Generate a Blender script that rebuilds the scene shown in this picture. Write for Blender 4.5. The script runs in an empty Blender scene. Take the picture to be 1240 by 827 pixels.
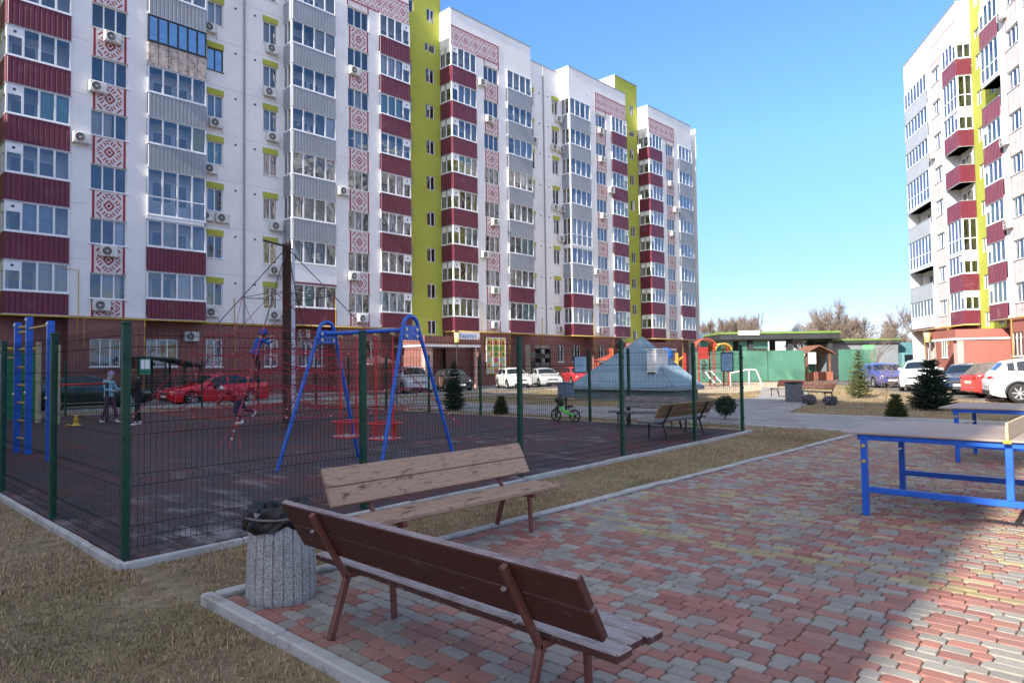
import bpy, bmesh, math, random
import numpy as np
from mathutils import Vector, Matrix
rad = math.radians
random.seed(7)
scene = bpy.context.scene
COL = scene.collection
TRUE = True

# ------------------------------------------------------------------ mesh builder
class MB:
    def __init__(s):
        s.v = []; s.f = []; s.m = []; s.s = []
    def add(s, vs, fs, mi=0, smooth=False):
        o = len(s.v)
        s.v.extend([tuple(p) for p in vs])
        for f in fs:
            s.f.append([i + o for i in f]); s.m.append(mi); s.s.append(smooth)
    def quad(s, a, b, c, d, mi=0):
        s.add([a, b, c, d], [(0, 1, 2, 3)], mi)
    def box(s, lo, hi, mi=0, c=0.0, M=None):
        x0, y0, z0 = lo; x1, y1, z1 = hi
        if x0 > x1: x0, x1 = x1, x0
        if y0 > y1: y0, y1 = y1, y0
        if z0 > z1: z0, z1 = z1, z0
        if c <= 0:
            vs = [(x0,y0,z0),(x1,y0,z0),(x1,y1,z0),(x0,y1,z0),(x0,y0,z1),(x1,y0,z1),(x1,y1,z1),(x0,y1,z1)]
            fs = [(0,3,2,1),(4,5,6,7),(0,1,5,4),(1,2,6,5),(2,3,7,6),(3,0,4,7)]
        else:
            c = min(c, (x1-x0)*.45, (y1-y0)*.45, (z1-z0)*.45)
            vs = []; idx = {}
            for sx in (0,1):
                for sy in (0,1):
                    for sz in (0,1):
                        X = (x0,x1)[sx]; Y = (y0,y1)[sy]; Z = (z0,z1)[sz]
                        dx = c*(1-2*sx); dy = c*(1-2*sy); dz = c*(1-2*sz)
                        idx[(sx,sy,sz)] = len(vs)
                        vs += [(X, Y+dy, Z+dz), (X+dx, Y, Z+dz), (X+dx, Y+dy, Z)]
            g = lambda a,k: idx[a]+k
            fs = []
            fs.append([g((0,0,0),0),g((0,0,1),0),g((0,1,1),0),g((0,1,0),0)])
            fs.append([g((1,0,0),0),g((1,1,0),0),g((1,1,1),0),g((1,0,1),0)])
            fs.append([g((0,0,0),1),g((1,0,0),1),g((1,0,1),1),g((0,0,1),1)])
            fs.append([g((0,1,0),1),g((0,1,1),1),g((1,1,1),1),g((1,1,0),1)])
            fs.append([g((0,0,0),2),g((0,1,0),2),g((1,1,0),2),g((1,0,0),2)])
            fs.append([g((0,0,1),2),g((1,0,1),2),g((1,1,1),2),g((0,1,1),2)])
            for a in (0,1):
                for b in (0,1):
                    fs.append([g((a,b,0),0),g((a,b,1),0),g((a,b,1),1),g((a,b,0),1)])
                    fs.append([g((a,0,b),0),g((a,1,b),0),g((a,1,b),2),g((a,0,b),2)])
                    fs.append([g((0,a,b),1),g((1,a,b),1),g((1,a,b),2),g((0,a,b),2)])
            for k in idx: fs.append([idx[k], idx[k]+1, idx[k]+2])
        if M is not None: vs = [tuple(M @ Vector(p)) for p in vs]
        s.add(vs, fs, mi)
    def bar(s, a, b, w, h, mi=0, up=(0,0,1), c=0.0):
        """rectangular bar from a to b, w across, h along up"""
        a = Vector(a); b = Vector(b); d = b-a; L = d.length
        if L < 1e-6: return
        x = d/L; u = Vector(up)
        if abs(x.dot(u)) > .98: u = Vector((0,1,0)) if abs(x.y) < .9 else Vector((1,0,0))
        y = u.cross(x).normalized(); z = x.cross(y)
        M = Matrix((( x.x,y.x,z.x,a.x),(x.y,y.y,z.y,a.y),(x.z,y.z,z.z,a.z),(0,0,0,1)))
        s.box((0,-w/2,-h/2),(L,w/2,h/2),mi,c,M)
    def tube(s, path, r, n=8, mi=0, closed=False, caps=True, smooth=True):
        P = [Vector(p) for p in path]; N = len(P)
        rr = r if isinstance(r,(list,tuple)) else [r]*N
        rings = []; pn = None
        for i in range(N):
            if closed: t = (P[(i+1)%N]-P[i-1])
            else: t = (P[min(i+1,N-1)]-P[max(i-1,0)])
            if t.length < 1e-9: t = Vector((0,0,1))
            t.normalize()
            if pn is None:
                a = Vector((0,0,1)) if abs(t.z) < .9 else Vector((1,0,0))
                nn = t.cross(a).normalized()
            else:
                nn = pn - t*pn.dot(t)
                if nn.length < 1e-6: nn = t.cross(Vector((0,0,1)))
                nn.normalize()
            pn = nn; bb = t.cross(nn)
            rings.append([P[i]+(nn*math.cos(2*math.pi*k/n)+bb*math.sin(2*math.pi*k/n))*rr[i] for k in range(n)])
        vs = [p for r_ in rings for p in r_]; fs = []
        for i in range(N if closed else N-1):
            j = (i+1) % N
            for k in range(n):
                k2 = (k+1) % n
                fs.append((i*n+k, i*n+k2, j*n+k2, j*n+k))
        s.add(vs, fs, mi, smooth)
        if caps and not closed:
            s.add(rings[0], [tuple(range(n))[::-1]], mi); s.add(rings[-1], [tuple(range(n))], mi)
    def lathe(s, prof, n=24, mi=0, c=(0,0,0), axis='z', smooth=True, caps=True):
        """prof: (r, h) list"""
        vs = []
        for r, h in prof:
            for k in range(n):
                a = 2*math.pi*k/n
                x, y, z = r*math.cos(a), r*math.sin(a), h
                if axis == 'y': x, y, z = x, h, y
                if axis == 'x': x, y, z = h, x, y
                vs.append((x+c[0], y+c[1], z+c[2]))
        fs = []
        for i in range(len(prof)-1):
            for k in range(n):
                k2 = (k+1) % n
                fs.append((i*n+k, i*n+k2, (i+1)*n+k2, (i+1)*n+k))
        s.add(vs, fs, mi, smooth)
        if caps:
            s.add(vs[:n], [tuple(range(n))[::-1]], mi); s.add(vs[-n:], [tuple(range(n))], mi)
    def prism(s, poly, f0, f1, mi=0):
        """poly of 2-D points; f0 and f1 map a 2-D point to its place on the first and last cap"""
        n = len(poly)
        vs = [f0(*p) for p in poly]+[f1(*p) for p in poly]
        fs = [tuple(range(n))[::-1], tuple(range(n, 2*n))]+[(i,(i+1)%n,n+(i+1)%n,n+i) for i in range(n)]
        s.add(vs, fs, mi)
    def ball(s, c, r, mi=0, n=10, sc=(1,1,1)):
        m = max(5, n//2+1); vs = []; fs = []
        for i in range(m+1):
            th = math.pi*i/m
            for k in range(n):
                a = 2*math.pi*k/n
                vs.append((c[0]+r*sc[0]*math.sin(th)*math.cos(a), c[1]+r*sc[1]*math.sin(th)*math.sin(a), c[2]+r*sc[2]*math.cos(th)))
        for i in range(m):
            for k in range(n):
                k2 = (k+1) % n
                fs.append((i*n+k, (i+1)*n+k, (i+1)*n+k2, i*n+k2))
        s.add(vs, fs, mi, True)
    def mesh(s, name, mats, flip=False):
        me = bpy.data.meshes.new(name)
        V = [(x,-y,z) for x,y,z in s.v] if flip else s.v
        F = [f[::-1] for f in s.f] if flip else s.f
        me.from_pydata(V, [], F)
        for m in (mats if isinstance(mats,(list,tuple)) else [mats]): me.materials.append(m)
        me.polygons.foreach_set('material_index', s.m)
        me.polygons.foreach_set('use_smooth', s.s)
        me.update()
        return me
    def build(s, name, mats, parent=None, loc=None, rotz=None, flip=False):
        o = bpy.data.objects.new(name, s.mesh(name, mats, flip)); COL.objects.link(o)
        if parent is not None: o.parent = parent
        if loc is not None: o.location = loc
        if rotz is not None: o.rotation_euler = (0,0,rotz)
        return o

def tag(o, label, cat, group=None):
    o['label'] = label; o['category'] = cat
    if group: o['group'] = group
    return o
def thing(name, label, cat, loc=(0,0,0), rotz=0.0, group=None):
    o = bpy.data.objects.new(name, None); COL.objects.link(o)
    o.location = loc; o.rotation_euler = (0,0,rotz); o.empty_display_size = .2
    return tag(o, label, cat, group)
def structure(o):
    o['kind'] = 'structure'; return o
def copy_tree(o, parent=None):
    c = o.copy(); COL.objects.link(c)
    if parent is not None: c.parent = parent
    for ch in list(o.children): copy_tree(ch, c)
    return c
def use_mesh(name, me, parent, loc=(0,0,0)):
    o = bpy.data.objects.new(name, me); COL.objects.link(o); o.parent = parent; o.location = loc
    return o

# ------------------------------------------------------------------ materials
def new_mat(name):
    m = bpy.data.materials.new(name); m.use_nodes = True
    nt = m.node_tree; b = nt.nodes['Principled BSDF']
    return m, nt, b
def nd(nt, t, **kw):
    n = nt.nodes.new(t)
    for k, v in kw.items():
        if k in n.inputs: n.inputs[k].default_value = v
        else: setattr(n, k, v)
    return n
def ramp(nt, fac, stops):
    r = nt.nodes.new('ShaderNodeValToRGB'); e = r.color_ramp.elements
    while len(e) < len(stops): e.new(.5)
    for i, (p, c) in enumerate(stops):
        e[i].position = p; e[i].color = (c[0],c[1],c[2],1)
    nt.links.new(fac, r.inputs[0]); return r.outputs[0]
def mixc(nt, fac, a, b, mode='MIX'):
    m = nt.nodes.new('ShaderNodeMix'); m.data_type = 'RGBA'; m.blend_type = mode
    for sock, v in ((m.inputs[0],fac),(m.inputs[6],a),(m.inputs[7],b)):
        if isinstance(v,(int,float)): sock.default_value = v
        elif isinstance(v,(tuple,list)): sock.default_value = (v[0],v[1],v[2],1)
        else: nt.links.new(v, sock)
    return m.outputs[2]
def noise(nt, scale, detail=4, rough=.6, vec=None, out='Fac'):
    n = nd(nt, 'ShaderNodeTexNoise', Scale=scale, Detail=detail, Roughness=rough)
    if vec is not None: nt.links.new(vec, n.inputs['Vector'])
    return n.outputs[out]
def objco(nt, scale=(1,1,1), which='Object'):
    t = nt.nodes.new('ShaderNodeTexCoord'); mp = nt.nodes.new('ShaderNodeMapping')
    mp.inputs['Scale'].default_value = scale
    nt.links.new(t.outputs[which], mp.inputs[0]); return mp.outputs[0]
def worldco(nt, scale=(1,1,1), rotz=0):
    t = nt.nodes.new('ShaderNodeNewGeometry'); mp = nt.nodes.new('ShaderNodeMapping')
    mp.inputs['Scale'].default_value = scale; mp.inputs['Rotation'].default_value = (0,0,rotz)
    nt.links.new(t.outputs['Position'], mp.inputs[0]); return mp.outputs[0]
def bump(nt, b, h, strength=.3, dist=.02):
    n = nd(nt, 'ShaderNodeBump', Strength=strength, Distance=dist)
    nt.links.new(h, n.inputs['Height']); nt.links.new(n.outputs[0], b.inputs['Normal'])
def M(name, rgb, rough=.6, var=.15, scale=6., metal=0., bmp=0., bscale=40., spec=.5, coat=0., world=True, stretch=(1,1,1), dirt=None):
    """a colour with soft uneven wear: two noises vary value and a dirt tint"""
    m, nt, b = new_mat(name)
    vec = worldco(nt, stretch) if world else objco(nt, stretch)
    n1 = noise(nt, scale, 5, .65, vec)
    d = tuple(c*(1-var*1.6) for c in rgb); l = tuple(min(1,c*(1+var)) for c in rgb)
    colr = ramp(nt, n1, [(.3,d),(.5,rgb),(.7,l)])
    if dirt:
        n2 = noise(nt, dirt[1], 6, .7, vec)
        f = ramp(nt, n2, [(dirt[2],(0,0,0)),(dirt[2]+.14,(1,1,1))])
        colr = mixc(nt, f, colr, dirt[0])
    nt.links.new(colr, b.inputs['Base Color'])
    b.inputs['Roughness'].default_value = rough; b.inputs['Metallic'].default_value = metal
    b.inputs['Specular IOR Level'].default_value = spec
    if coat: b.inputs['Coat Weight'].default_value = coat; b.inputs['Coat Roughness'].default_value = .05
    if bmp: bump(nt, b, noise(nt, bscale, 4, .6, vec), bmp)
    return m
def glass_mat(name, tint=(.84,.89,.92), refl=.07):
    """thin window pane: mirror reflection by angle over a clear tinted sheet"""
    m, nt, b = new_mat(name); nt.nodes.remove(b)
    out = nt.nodes['Material Output']
    fr = nd(nt, 'ShaderNodeFresnel', IOR=1.55)
    ma = nd(nt, 'ShaderNodeMath', operation='MULTIPLY_ADD'); ma.inputs[1].default_value = 1.4; ma.inputs[2].default_value = refl
    nt.links.new(fr.outputs[0], ma.inputs[0])
    gl = nd(nt, 'ShaderNodeBsdfGlossy', Roughness=.015); gl.inputs[0].default_value = (.95,.97,1,1)
    vec = worldco(nt); n = noise(nt, 1.1, 2, .5, vec)
    bp = nd(nt, 'ShaderNodeBump', Strength=.16, Distance=.3); nt.links.new(n, bp.inputs['Height']); nt.links.new(bp.outputs[0], gl.inputs['Normal'])
    tr = nd(nt, 'ShaderNodeBsdfTransparent'); tr.inputs[0].default_value = (*tint,1)
    mx = nt.nodes.new('ShaderNodeMixShader')
    nt.links.new(ma.outputs[0], mx.inputs[0]); nt.links.new(tr.outputs[0], mx.inputs[1]); nt.links.new(gl.outputs[0], mx.inputs[2])
    nt.links.new(mx.outputs[0], out.inputs[0]); return m
def attr_mat(name, rough, attr='tint', bmp=.25, bscale=90., spec=.35, dirtc=None):
    m, nt, b = new_mat(name)
    a = nd(nt, 'ShaderNodeAttribute', attribute_name=attr)
    vec = worldco(nt)
    n1 = noise(nt, 38, 5, .7, vec)
    c = mixc(nt, .35, a.outputs['Color'], ramp(nt, n1, [(.3,(.35,.35,.35)),(.72,(1,1,1))]), 'MULTIPLY')
    if dirtc:
        n2 = noise(nt, 1.3, 5, .65, vec)
        f = ramp(nt, n2, [(.45,(0,0,0)),(.75,(.55,.55,.55))])
        c = mixc(nt, f, c, dirtc)
    nt.links.new(c, b.inputs['Base Color']); b.inputs['Roughness'].default_value = rough
    b.inputs['Specular IOR Level'].default_value = spec
    bump(nt, b, noise(nt, bscale, 4, .7, vec), bmp, .006)
    return m

# ------------------------------------------------------------------ camera, sky, sun
SITE = rad(43.4)
FWD = Vector((math.cos(SITE), math.sin(SITE), 0)); RGT = Vector((math.sin(SITE), -math.cos(SITE), 0))
def cw(x, d, z=0.0):
    """metres right and ahead of the standpoint, to site coordinates"""
    p = RGT*x+FWD*d; return (p.x, p.y, z)
cam = bpy.data.cameras.new('camera'); camo = bpy.data.objects.new('camera', cam); COL.objects.link(camo)
cam.sensor_width = 36; cam.lens = 827/1240*36; cam.clip_end = 3000; cam.clip_start = .05
pit, rol = rad(2.05), rad(.75)
F = Vector((FWD.x*math.cos(pit), FWD.y*math.cos(pit), math.sin(pit)))
U0 = RGT.cross(F)
R2 = RGT*math.cos(rol)-U0*math.sin(rol); U2 = U0*math.cos(rol)+RGT*math.sin(rol)
camo.matrix_world = Matrix(((R2.x,U2.x,-F.x,0),(R2.y,U2.y,-F.y,0),(R2.z,U2.z,-F.z,1.6),(0,0,0,1)))
scene.camera = camo
SUN_EL = rad(30); SUN_TO = rad(2.2)          # light travels along +x, a touch towards +y
w = bpy.data.worlds.new('World'); scene.world = w; w.use_nodes = True
nt = w.node_tree; bg = nt.nodes['Background']
sky = nt.nodes.new('ShaderNodeTexSky'); sky.sky_type = 'NISHITA'; sky.sun_disc = False
sky.sun_elevation = SUN_EL; sky.sun_rotation = rad(270)+(-SUN_TO)
sky.air_density = 1.0; sky.dust_density = .15; sky.ozone_density = 2.0; sky.altitude = 300
hs = nd(nt, 'ShaderNodeHueSaturation', Saturation=1.16); nt.links.new(sky.outputs[0], hs.inputs['Color'])
skyc = mixc(nt, 1.0, hs.outputs[0], (.90,1.0,1.08), 'MULTIPLY')
tcs = nt.nodes.new('ShaderNodeTexCoord'); sps = nt.nodes.new('ShaderNodeSeparateXYZ'); nt.links.new(tcs.outputs['Generated'], sps.inputs[0])
skyc = mixc(nt, 1.0, skyc, ramp(nt, sps.outputs[2], [(0,(.46,.43,.56)),(.12,(.56,.54,.74)),(.3,(.93,.92,1.07)),(.56,(1.08,1.05,1.08)),(.8,(1.5,1.25,1.0))]), 'MULTIPLY')  # top stop warms the zenith above the view, added for the shade fill
# warm glow added to the sunward half of the sky to lift the shade
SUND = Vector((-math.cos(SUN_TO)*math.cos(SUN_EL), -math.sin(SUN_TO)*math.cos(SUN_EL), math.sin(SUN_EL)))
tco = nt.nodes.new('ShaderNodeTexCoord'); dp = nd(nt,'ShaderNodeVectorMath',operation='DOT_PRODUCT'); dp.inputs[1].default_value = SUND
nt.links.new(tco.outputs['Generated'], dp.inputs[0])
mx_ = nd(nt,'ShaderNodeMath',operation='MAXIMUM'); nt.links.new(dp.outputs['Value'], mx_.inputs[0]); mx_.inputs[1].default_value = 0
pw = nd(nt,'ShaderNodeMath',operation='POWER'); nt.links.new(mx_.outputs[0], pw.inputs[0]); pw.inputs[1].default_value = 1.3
fill_glow = mixc(nt, pw.outputs[0], (0,0,0), (5.2,3.95,2.35)); skyc = mixc(nt, 1.0, skyc, fill_glow, 'ADD')
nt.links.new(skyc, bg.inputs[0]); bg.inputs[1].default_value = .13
sl = bpy.data.lights.new('sun', 'SUN'); so = bpy.data.objects.new('sun', sl); COL.objects.link(so)
sl.energy = 5.0; sl.angle = rad(.5); sl.color = (1,.93,.82)
sd = Vector((math.cos(SUN_TO)*math.cos(SUN_EL), math.sin(SUN_TO)*math.cos(SUN_EL), -math.sin(SUN_EL)))
so.rotation_euler = sd.to_track_quat('-Z','Y').to_euler(); so.location = (-20,0,40)
vs = scene.view_settings; vs.view_transform = 'Standard'; vs.look = 'None'; vs.exposure = 1.08; vs.gamma = 1
vs.use_curve_mapping = False
scene.cycles.max_bounces = 6; scene.cycles.transparent_max_bounces = 16; scene.cycles.caustics_reflective = False; scene.cycles.caustics_refractive = False
try: scene.cycles.use_denoising = True
except Exception: pass
# ------------------------------------------------------------------ ground, paving, kerbs, grass
def ground_mat():
    m, nt, b = new_mat('earth and dry turf')
    v = worldco(nt)
    a = noise(nt, .55, 6, .62, v); f = noise(nt, 9, 6, .75, v); g = noise(nt, .23, 4, .5, v)
    fine = ramp(nt, f, [(.25,(.13,.095,.06)),(.45,(.25,.19,.115)),(.62,(.36,.29,.175)),(.8,(.45,.38,.25))])
    soil = ramp(nt, f, [(.3,(.09,.07,.05)),(.7,(.22,.17,.12))])
    c = mixc(nt, ramp(nt, a, [(.5,(0,0,0)),(.68,(.85,.85,.85))]), fine, soil)
    c = mixc(nt, ramp(nt, g, [(.5,(0,0,0)),(.7,(.5,.5,.5))]), c, ramp(nt, f, [(.3,(.06,.07,.03)),(.7,(.2,.2,.09))]))
    nt.links.new(c, b.inputs['Base Color']); b.inputs['Roughness'].default_value = .95; b.inputs['Specular IOR Level'].default_value = .1
    bump(nt, b, noise(nt, 28, 6, .8, v), .7, .03); return m
def slab(name, poly, z, mat, th=.06):
    mb = MB(); mb.prism(poly, lambda x,y: (x,y,z-th), lambda x,y: (x,y,z)); return structure(mb.build(name, mat))
mb = MB(); mb.quad((-900,-900,-.05),(1400,-900,-.05),(1400,1400,-.05),(-900,1400,-.05))
structure(mb.build('ground', ground_mat()))
PATHC = M('worn path concrete', (.27,.26,.255), .85, .16, 1.2, bmp=.25, bscale=55, dirt=((.2,.17,.13),.5,.52))
ASPH = M('grey asphalt', (.105,.102,.1), .9, .2, 1.4, bmp=.35, bscale=70, dirt=((.22,.19,.15),.35,.5))
slab('path', [(17.3,-14),(21.6,-14),(21.6,8.6),(30,10.6),(44,16.5),(44,19),(31,13.6),(21.6,14.6),(20.6,27.2),(17.3,27.2)], -.012, PATHC)
slab('parking', [(-40,31.4),(62,31.4),(62,37.6),(-40,37.6)], -.02, ASPH)
slab('path', [(-40,37.6),(80,37.6),(80,41),(-40,41)], .06, PATHC, .14)
slab('path', [(-6,28.9),(20.6,28.9),(31,29.3),(31,27.2),(17.3,27.2),(-6,27.4)], -.016, PATHC)
slab('parking', [(36,-30),(34.2,-6),(33.0,5.3),(38.5,8.6),(47.5,14.2),(62,23),(78,-5),(60,-40)], -.02, ASPH)
sand = M('pale trodden sand', (.46,.38,.27), .95, .2, 1.1, bmp=.5, bscale=30)
slab('sand', [(36,17),(58,17.2),(58,31.0),(36,31.0)], -.03, sand, .03)
# ---- pavers
def pavers():
    rnd = random.Random(3)
    V = []; Fc = []; T = []; off = 0
    pitch = .104; u = 2.13
    reds = [(.35,.155,.122),(.305,.13,.105),(.375,.18,.145),(.33,.16,.13)]
    greys = [(.305,.28,.245),(.27,.25,.22),(.335,.31,.265),(.29,.27,.235)]
    yels = [(.38,.31,.165),(.34,.275,.145),(.4,.33,.2)]
    bands = [5.62,5.9,6.15,7.3,7.75,9.2,10.1,11.6,13.2,14.4]
    prev = []
    row = 0
    while u < 16.35:
        v = 4.86-rnd.random()*.08; lim = -9.0
        yb = any(abs(u-b_) < .06 for b_ in bands)
        red = rnd.random() < .58; run = 0; cur = []
        wv = .5*math.sin(u*2.1)+.5*math.sin(u*.73+1)
        while v > lim:
            L = rnd.choice((.1,.145,.145,.195,.195))
            if rnd.random() < (.52 if red else .7): red = not red
            ph = math.sin(v*2.6+u*2.2)+math.sin(v*2.6-u*2.2)
            if abs(ph) > 1.05 and rnd.random() < .5: red = ph > 0
            if yb and rnd.random() < .62: c = rnd.choice(yels)
            elif u > 6.5 and rnd.random() < .13: c = rnd.choice(yels)
            else: c = rnd.choice(reds if red else greys)
            k = rnd.uniform(.86,1.1); c = tuple(q*k for q in c)
            g = .0036; x0, x1 = u+g, u+pitch-g; y1, y0 = v-g, v-L+g
            dz = rnd.uniform(-.0018,.0018)-(.005 if rnd.random() < .015 else 0); tx = rnd.uniform(-.0012,.0012)
            r = .014; ins = .0045
            def octo(i, z):
                a0, a1, b0, b1 = x0+i, x1-i, y0+i, y1-i
                q = r
                pts = [(a0+q,b0),(a1-q,b0),(a1,b0+q),(a1,b1-q),(a1-q,b1),(a0+q,b1),(a0,b1-q),(a0,b0+q)]
                return [(px,py,z+(tx if px > u+.06 else -tx)) for px,py in pts]
            V += octo(0,-.03+dz)+octo(0,-.007+dz)+octo(ins,dz)
            fs = [[off+16+i for i in range(8)]]
            for lv in (0,8):
                fs += [[off+lv+i, off+lv+(i+1)%8, off+lv+8+(i+1)%8, off+lv+8+i] for i in range(8)]
            Fc += fs; T += [c]*len(fs); off += 24
            v -= L
        u += pitch; row += 1
    me = bpy.data.meshes.new('paving'); me.from_pydata(V, [], Fc)
    at = me.color_attributes.new('tint','FLOAT_COLOR','CORNER')
    arr = np.array([[*T[i],1.0] for i, f in enumerate(Fc) for _ in f], dtype=np.float32)
    at.data.foreach_set('color', arr.ravel())
    me.materials.append(attr_mat('coloured concrete paver', .82, bmp=.35, bscale=160, dirtc=(.21,.18,.15)))
    o = bpy.data.objects.new('paving', me); COL.objects.link(o); structure(o)
pavers()
slab('paving_bed', [(2.1,-9),(16.4,-9),(16.4,4.9),(2.1,4.9)], -.016, M('joint sand', (.10,.085,.065), .95, .3, 12, bmp=.5, bscale=90), .03)
KERB = M('kerb concrete', (.39,.39,.375), .85, .14, 3, bmp=.4, bscale=70, dirt=((.2,.175,.14),2.6,.55))
def kerb(a, b, wd=.1, top=.035, seed=1, seg=1.0):
    rnd = random.Random(seed); a = Vector((*a,0)); b = Vector((*b,0)); d = b-a; L = d.length; d.normalize(); n = max(1,int(L/seg)); mb = MB()
    nrm = Vector((-d.y,d.x,0))
    for i in range(n):
        p = a+d*(L*i/n+.004); q = a+d*(L*(i+1)/n-.004)
        j = nrm*rnd.uniform(-.008,.008); zz = Vector((0,0,top-.1+rnd.uniform(-.006,.006)))
        mb.bar(p+j+zz, q+j+zz+Vector((0,0,rnd.uniform(-.004,.004))), wd, .2, 0, c=.012)
    return structure(mb.build('kerb', KERB))
kerb((2.065,-9),(2.065,4.97), .09,.025,1); kerb((2.12,4.93),(16.45,4.93), .1,.012,2); kerb((16.42,-9),(16.42,4.87), .1,.006,3)
PG = [(1.92,6.30),(15.62,7.04),(15.62,28.6),(1.92,28.6)]
kerb(PG[0],PG[1],.06,.018,4); kerb(PG[1],PG[2],.075,.015,5); kerb(PG[3],PG[0],.06,.022,6); kerb(PG[2],PG[3],.09,.02,7)
kerb((-20,31.35),(30,31.35),.14,.09,8); kerb((30,31.35),(62,31.35),.14,.09,9); kerb((-20,37.6),(62,37.6),.14,.09,10)
kerb((17.25,-10),(17.25,27),.09,.0,11); kerb((21.65,-10),(21.65,8.6),.09,.005,12)
# ---- rubber tiles
def rubber():
    m, nt, b = new_mat('rubber tiles')
    v = worldco(nt)
    br = nd(nt, 'ShaderNodeTexBrick', Scale=1.0); br.offset = 0; br.inputs['Brick Width'].default_value = .5; br.inputs['Row Height'].default_value = .5
    br.inputs['Mortar Size'].default_value = .006; br.inputs['Color1'].default_value = (.13,.055,.052,1); br.inputs['Color2'].default_value = (.075,.062,.068,1)
    br.inputs['Mortar'].default_value = (.035,.03,.03,1); nt.links.new(v, br.inputs['Vector'])
    big = noise(nt, .45, 4, .6, v)
    c = mixc(nt, ramp(nt, big, [(.44,(0,0,0)),(.6,(.8,.8,.8))]), br.outputs[0], (.07,.062,.072))
    c = mixc(nt, .5, c, ramp(nt, noise(nt, 60, 3, .8, v), [(.3,(.4,.4,.4)),(.75,(1,1,1))]), 'MULTIPLY')
    sc = noise(nt, 3.2, 6, .7, worldco(nt,(1.0,.35,1), .25)); ar = noise(nt, .5, 3, .5, v); spy = nt.nodes.new('ShaderNodeSeparateXYZ'); nt.links.new(v, spy.inputs[0])
    f = nd(nt, 'ShaderNodeMath', operation='MULTIPLY'); nt.links.new(ramp(nt, sc, [(.5,(0,0,0)),(.64,(1,1,1))]), f.inputs[0]); nt.links.new(ramp(nt, ar, [(.45,(0,0,0)),(.62,(.75,.75,.75))]), f.inputs[1])
    f2 = nd(nt,'ShaderNodeMath',operation='MULTIPLY'); nt.links.new(f.outputs[0], f2.inputs[0]); mr = nd(nt,'ShaderNodeMapRange'); mr.inputs[1].default_value=8.2; mr.inputs[2].default_value=13; mr.inputs[3].default_value=1; mr.inputs[4].default_value=.12; nt.links.new(spy.outputs[1], mr.inputs[0]); nt.links.new(mr.outputs[0], f2.inputs[1])
    c = mixc(nt, f2.outputs[0], c, (.3,.285,.285))
    nt.links.new(c, b.inputs['Base Color']); b.inputs['Roughness'].default_value = .9; b.inputs['Specular IOR Level'].default_value = .2
    bump(nt, b, noise(nt, 140, 3, .7, v), .5, .006); return m
slab('rubber_surface', [(1.97,6.36),(15.57,7.09),(15.57,28.55),(1.97,28.55)], .012, rubber(), .06)
# ---- grass
GRASS = attr_mat('dry grass blades', .8, bmp=0)
def grass(name, regions, seed, label=None):
    """regions: (polygon test box u0,u1,v0,v1, count, length, filter)"""
    rs = np.random.default_rng(seed); Vs = []; Ts = []
    for (u0,u1,v0,v1,n,ln,ok) in regions:
        uu = rs.uniform(u0,u1,n*2); vv = rs.uniform(v0,v1,n*2)
        dens = (np.sin(uu*2.3+1.3*np.sin(vv*1.7))+np.sin(vv*2.9+uu*.8)+np.sin(uu*6.1-vv*4.7)*.7)/2.7
        keep = rs.uniform(-1,1.2,n*2) < dens+.12
        if ok is not None: keep &= ok(uu,vv)
        uu = uu[keep][:n]; vv = vv[keep][:n]; k = len(uu)
        a = rs.uniform(0,2*np.pi,k); L = ln*rs.lognormal(0,.42,k); lean = rs.uniform(.5,1.75,k)
        wd = rs.uniform(.0018,.0036,k)*(ln/.035)**.8
        dx, dy = np.cos(a), np.sin(a)
        b0 = np.stack([uu-dy*wd, vv+dx*wd, np.full(k,-.052)],1); b1 = np.stack([uu+dy*wd, vv-dx*wd, np.full(k,-.052)],1)
        h = L*np.cos(lean*.85); q = L*np.sin(lean*.85)
        m0 = np.stack([uu+dx*q*.4-dy*wd*.8, vv+dy*q*.4+dx*wd*.8, -.05+h*.62],1); m1 = np.stack([uu+dx*q*.4+dy*wd*.8, vv+dy*q*.4-dx*wd*.8, -.05+h*.62],1)
        tp = np.stack([uu+dx*q, vv+dy*q, -.05+h*.95],1)
        Vs.append(np.stack([b0,b1,m1,m0,tp],1).reshape(-1,3))
        gfac = (np.sin(uu*.9+vv*1.3)+np.sin(uu*1.9-vv*.6+2))/2+rs.normal(0,.35,k)
        straw = np.array([.56,.42,.235]); dark = np.array([.22,.145,.08]); green = np.array([.15,.16,.055])
        t = rs.uniform(0,1,k)[:,None]**1.25; c = straw*t+dark*(1-t)
        gm = (gfac > .8)[:,None]*rs.uniform(.4,1,(k,1)); c = c*(1-gm)+green*gm
        Ts.append(c*rs.uniform(.8,1.15,(k,1)))
    V = np.concatenate(Vs); T = np.concatenate(Ts); k = len(T)
    me = bpy.data.meshes.new(name); me.vertices.add(len(V)); me.vertices.foreach_set('co', V.astype(np.float32).ravel())
    base = np.arange(k)[:,None]*5
    loops = np.concatenate([base+np.array([[0,1,2,3]]), base+np.array([[3,2,4]])],1).ravel()
    me.loops.add(7*k); me.loops.foreach_set('vertex_index', loops.astype(np.int32))
    me.polygons.add(2*k); st = (np.arange(k)[:,None]*7+np.array([[0,4]])).ravel()
    me.polygons.foreach_set('loop_start', st.astype(np.int32)); me.update(calc_edges=True)
    at = me.color_attributes.new('tint','FLOAT_COLOR','CORNER')
    cc = np.repeat(np.concatenate([T,np.ones((k,1))],1),7,axis=0).astype(np.float32); at.data.foreach_set('color', cc.ravel())
    me.materials.append(GRASS)
    o = bpy.data.objects.new(name, me); COL.objects.link(o); o['kind'] = 'stuff'
    o['label'] = label or 'short dry straw coloured grass with greener patches'; o['category'] = 'grass'; return o
fenceline = lambda u: 6.34+.054*(u-1.92)
strip = lambda u, v: v < fenceline(u)-.08
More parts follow.
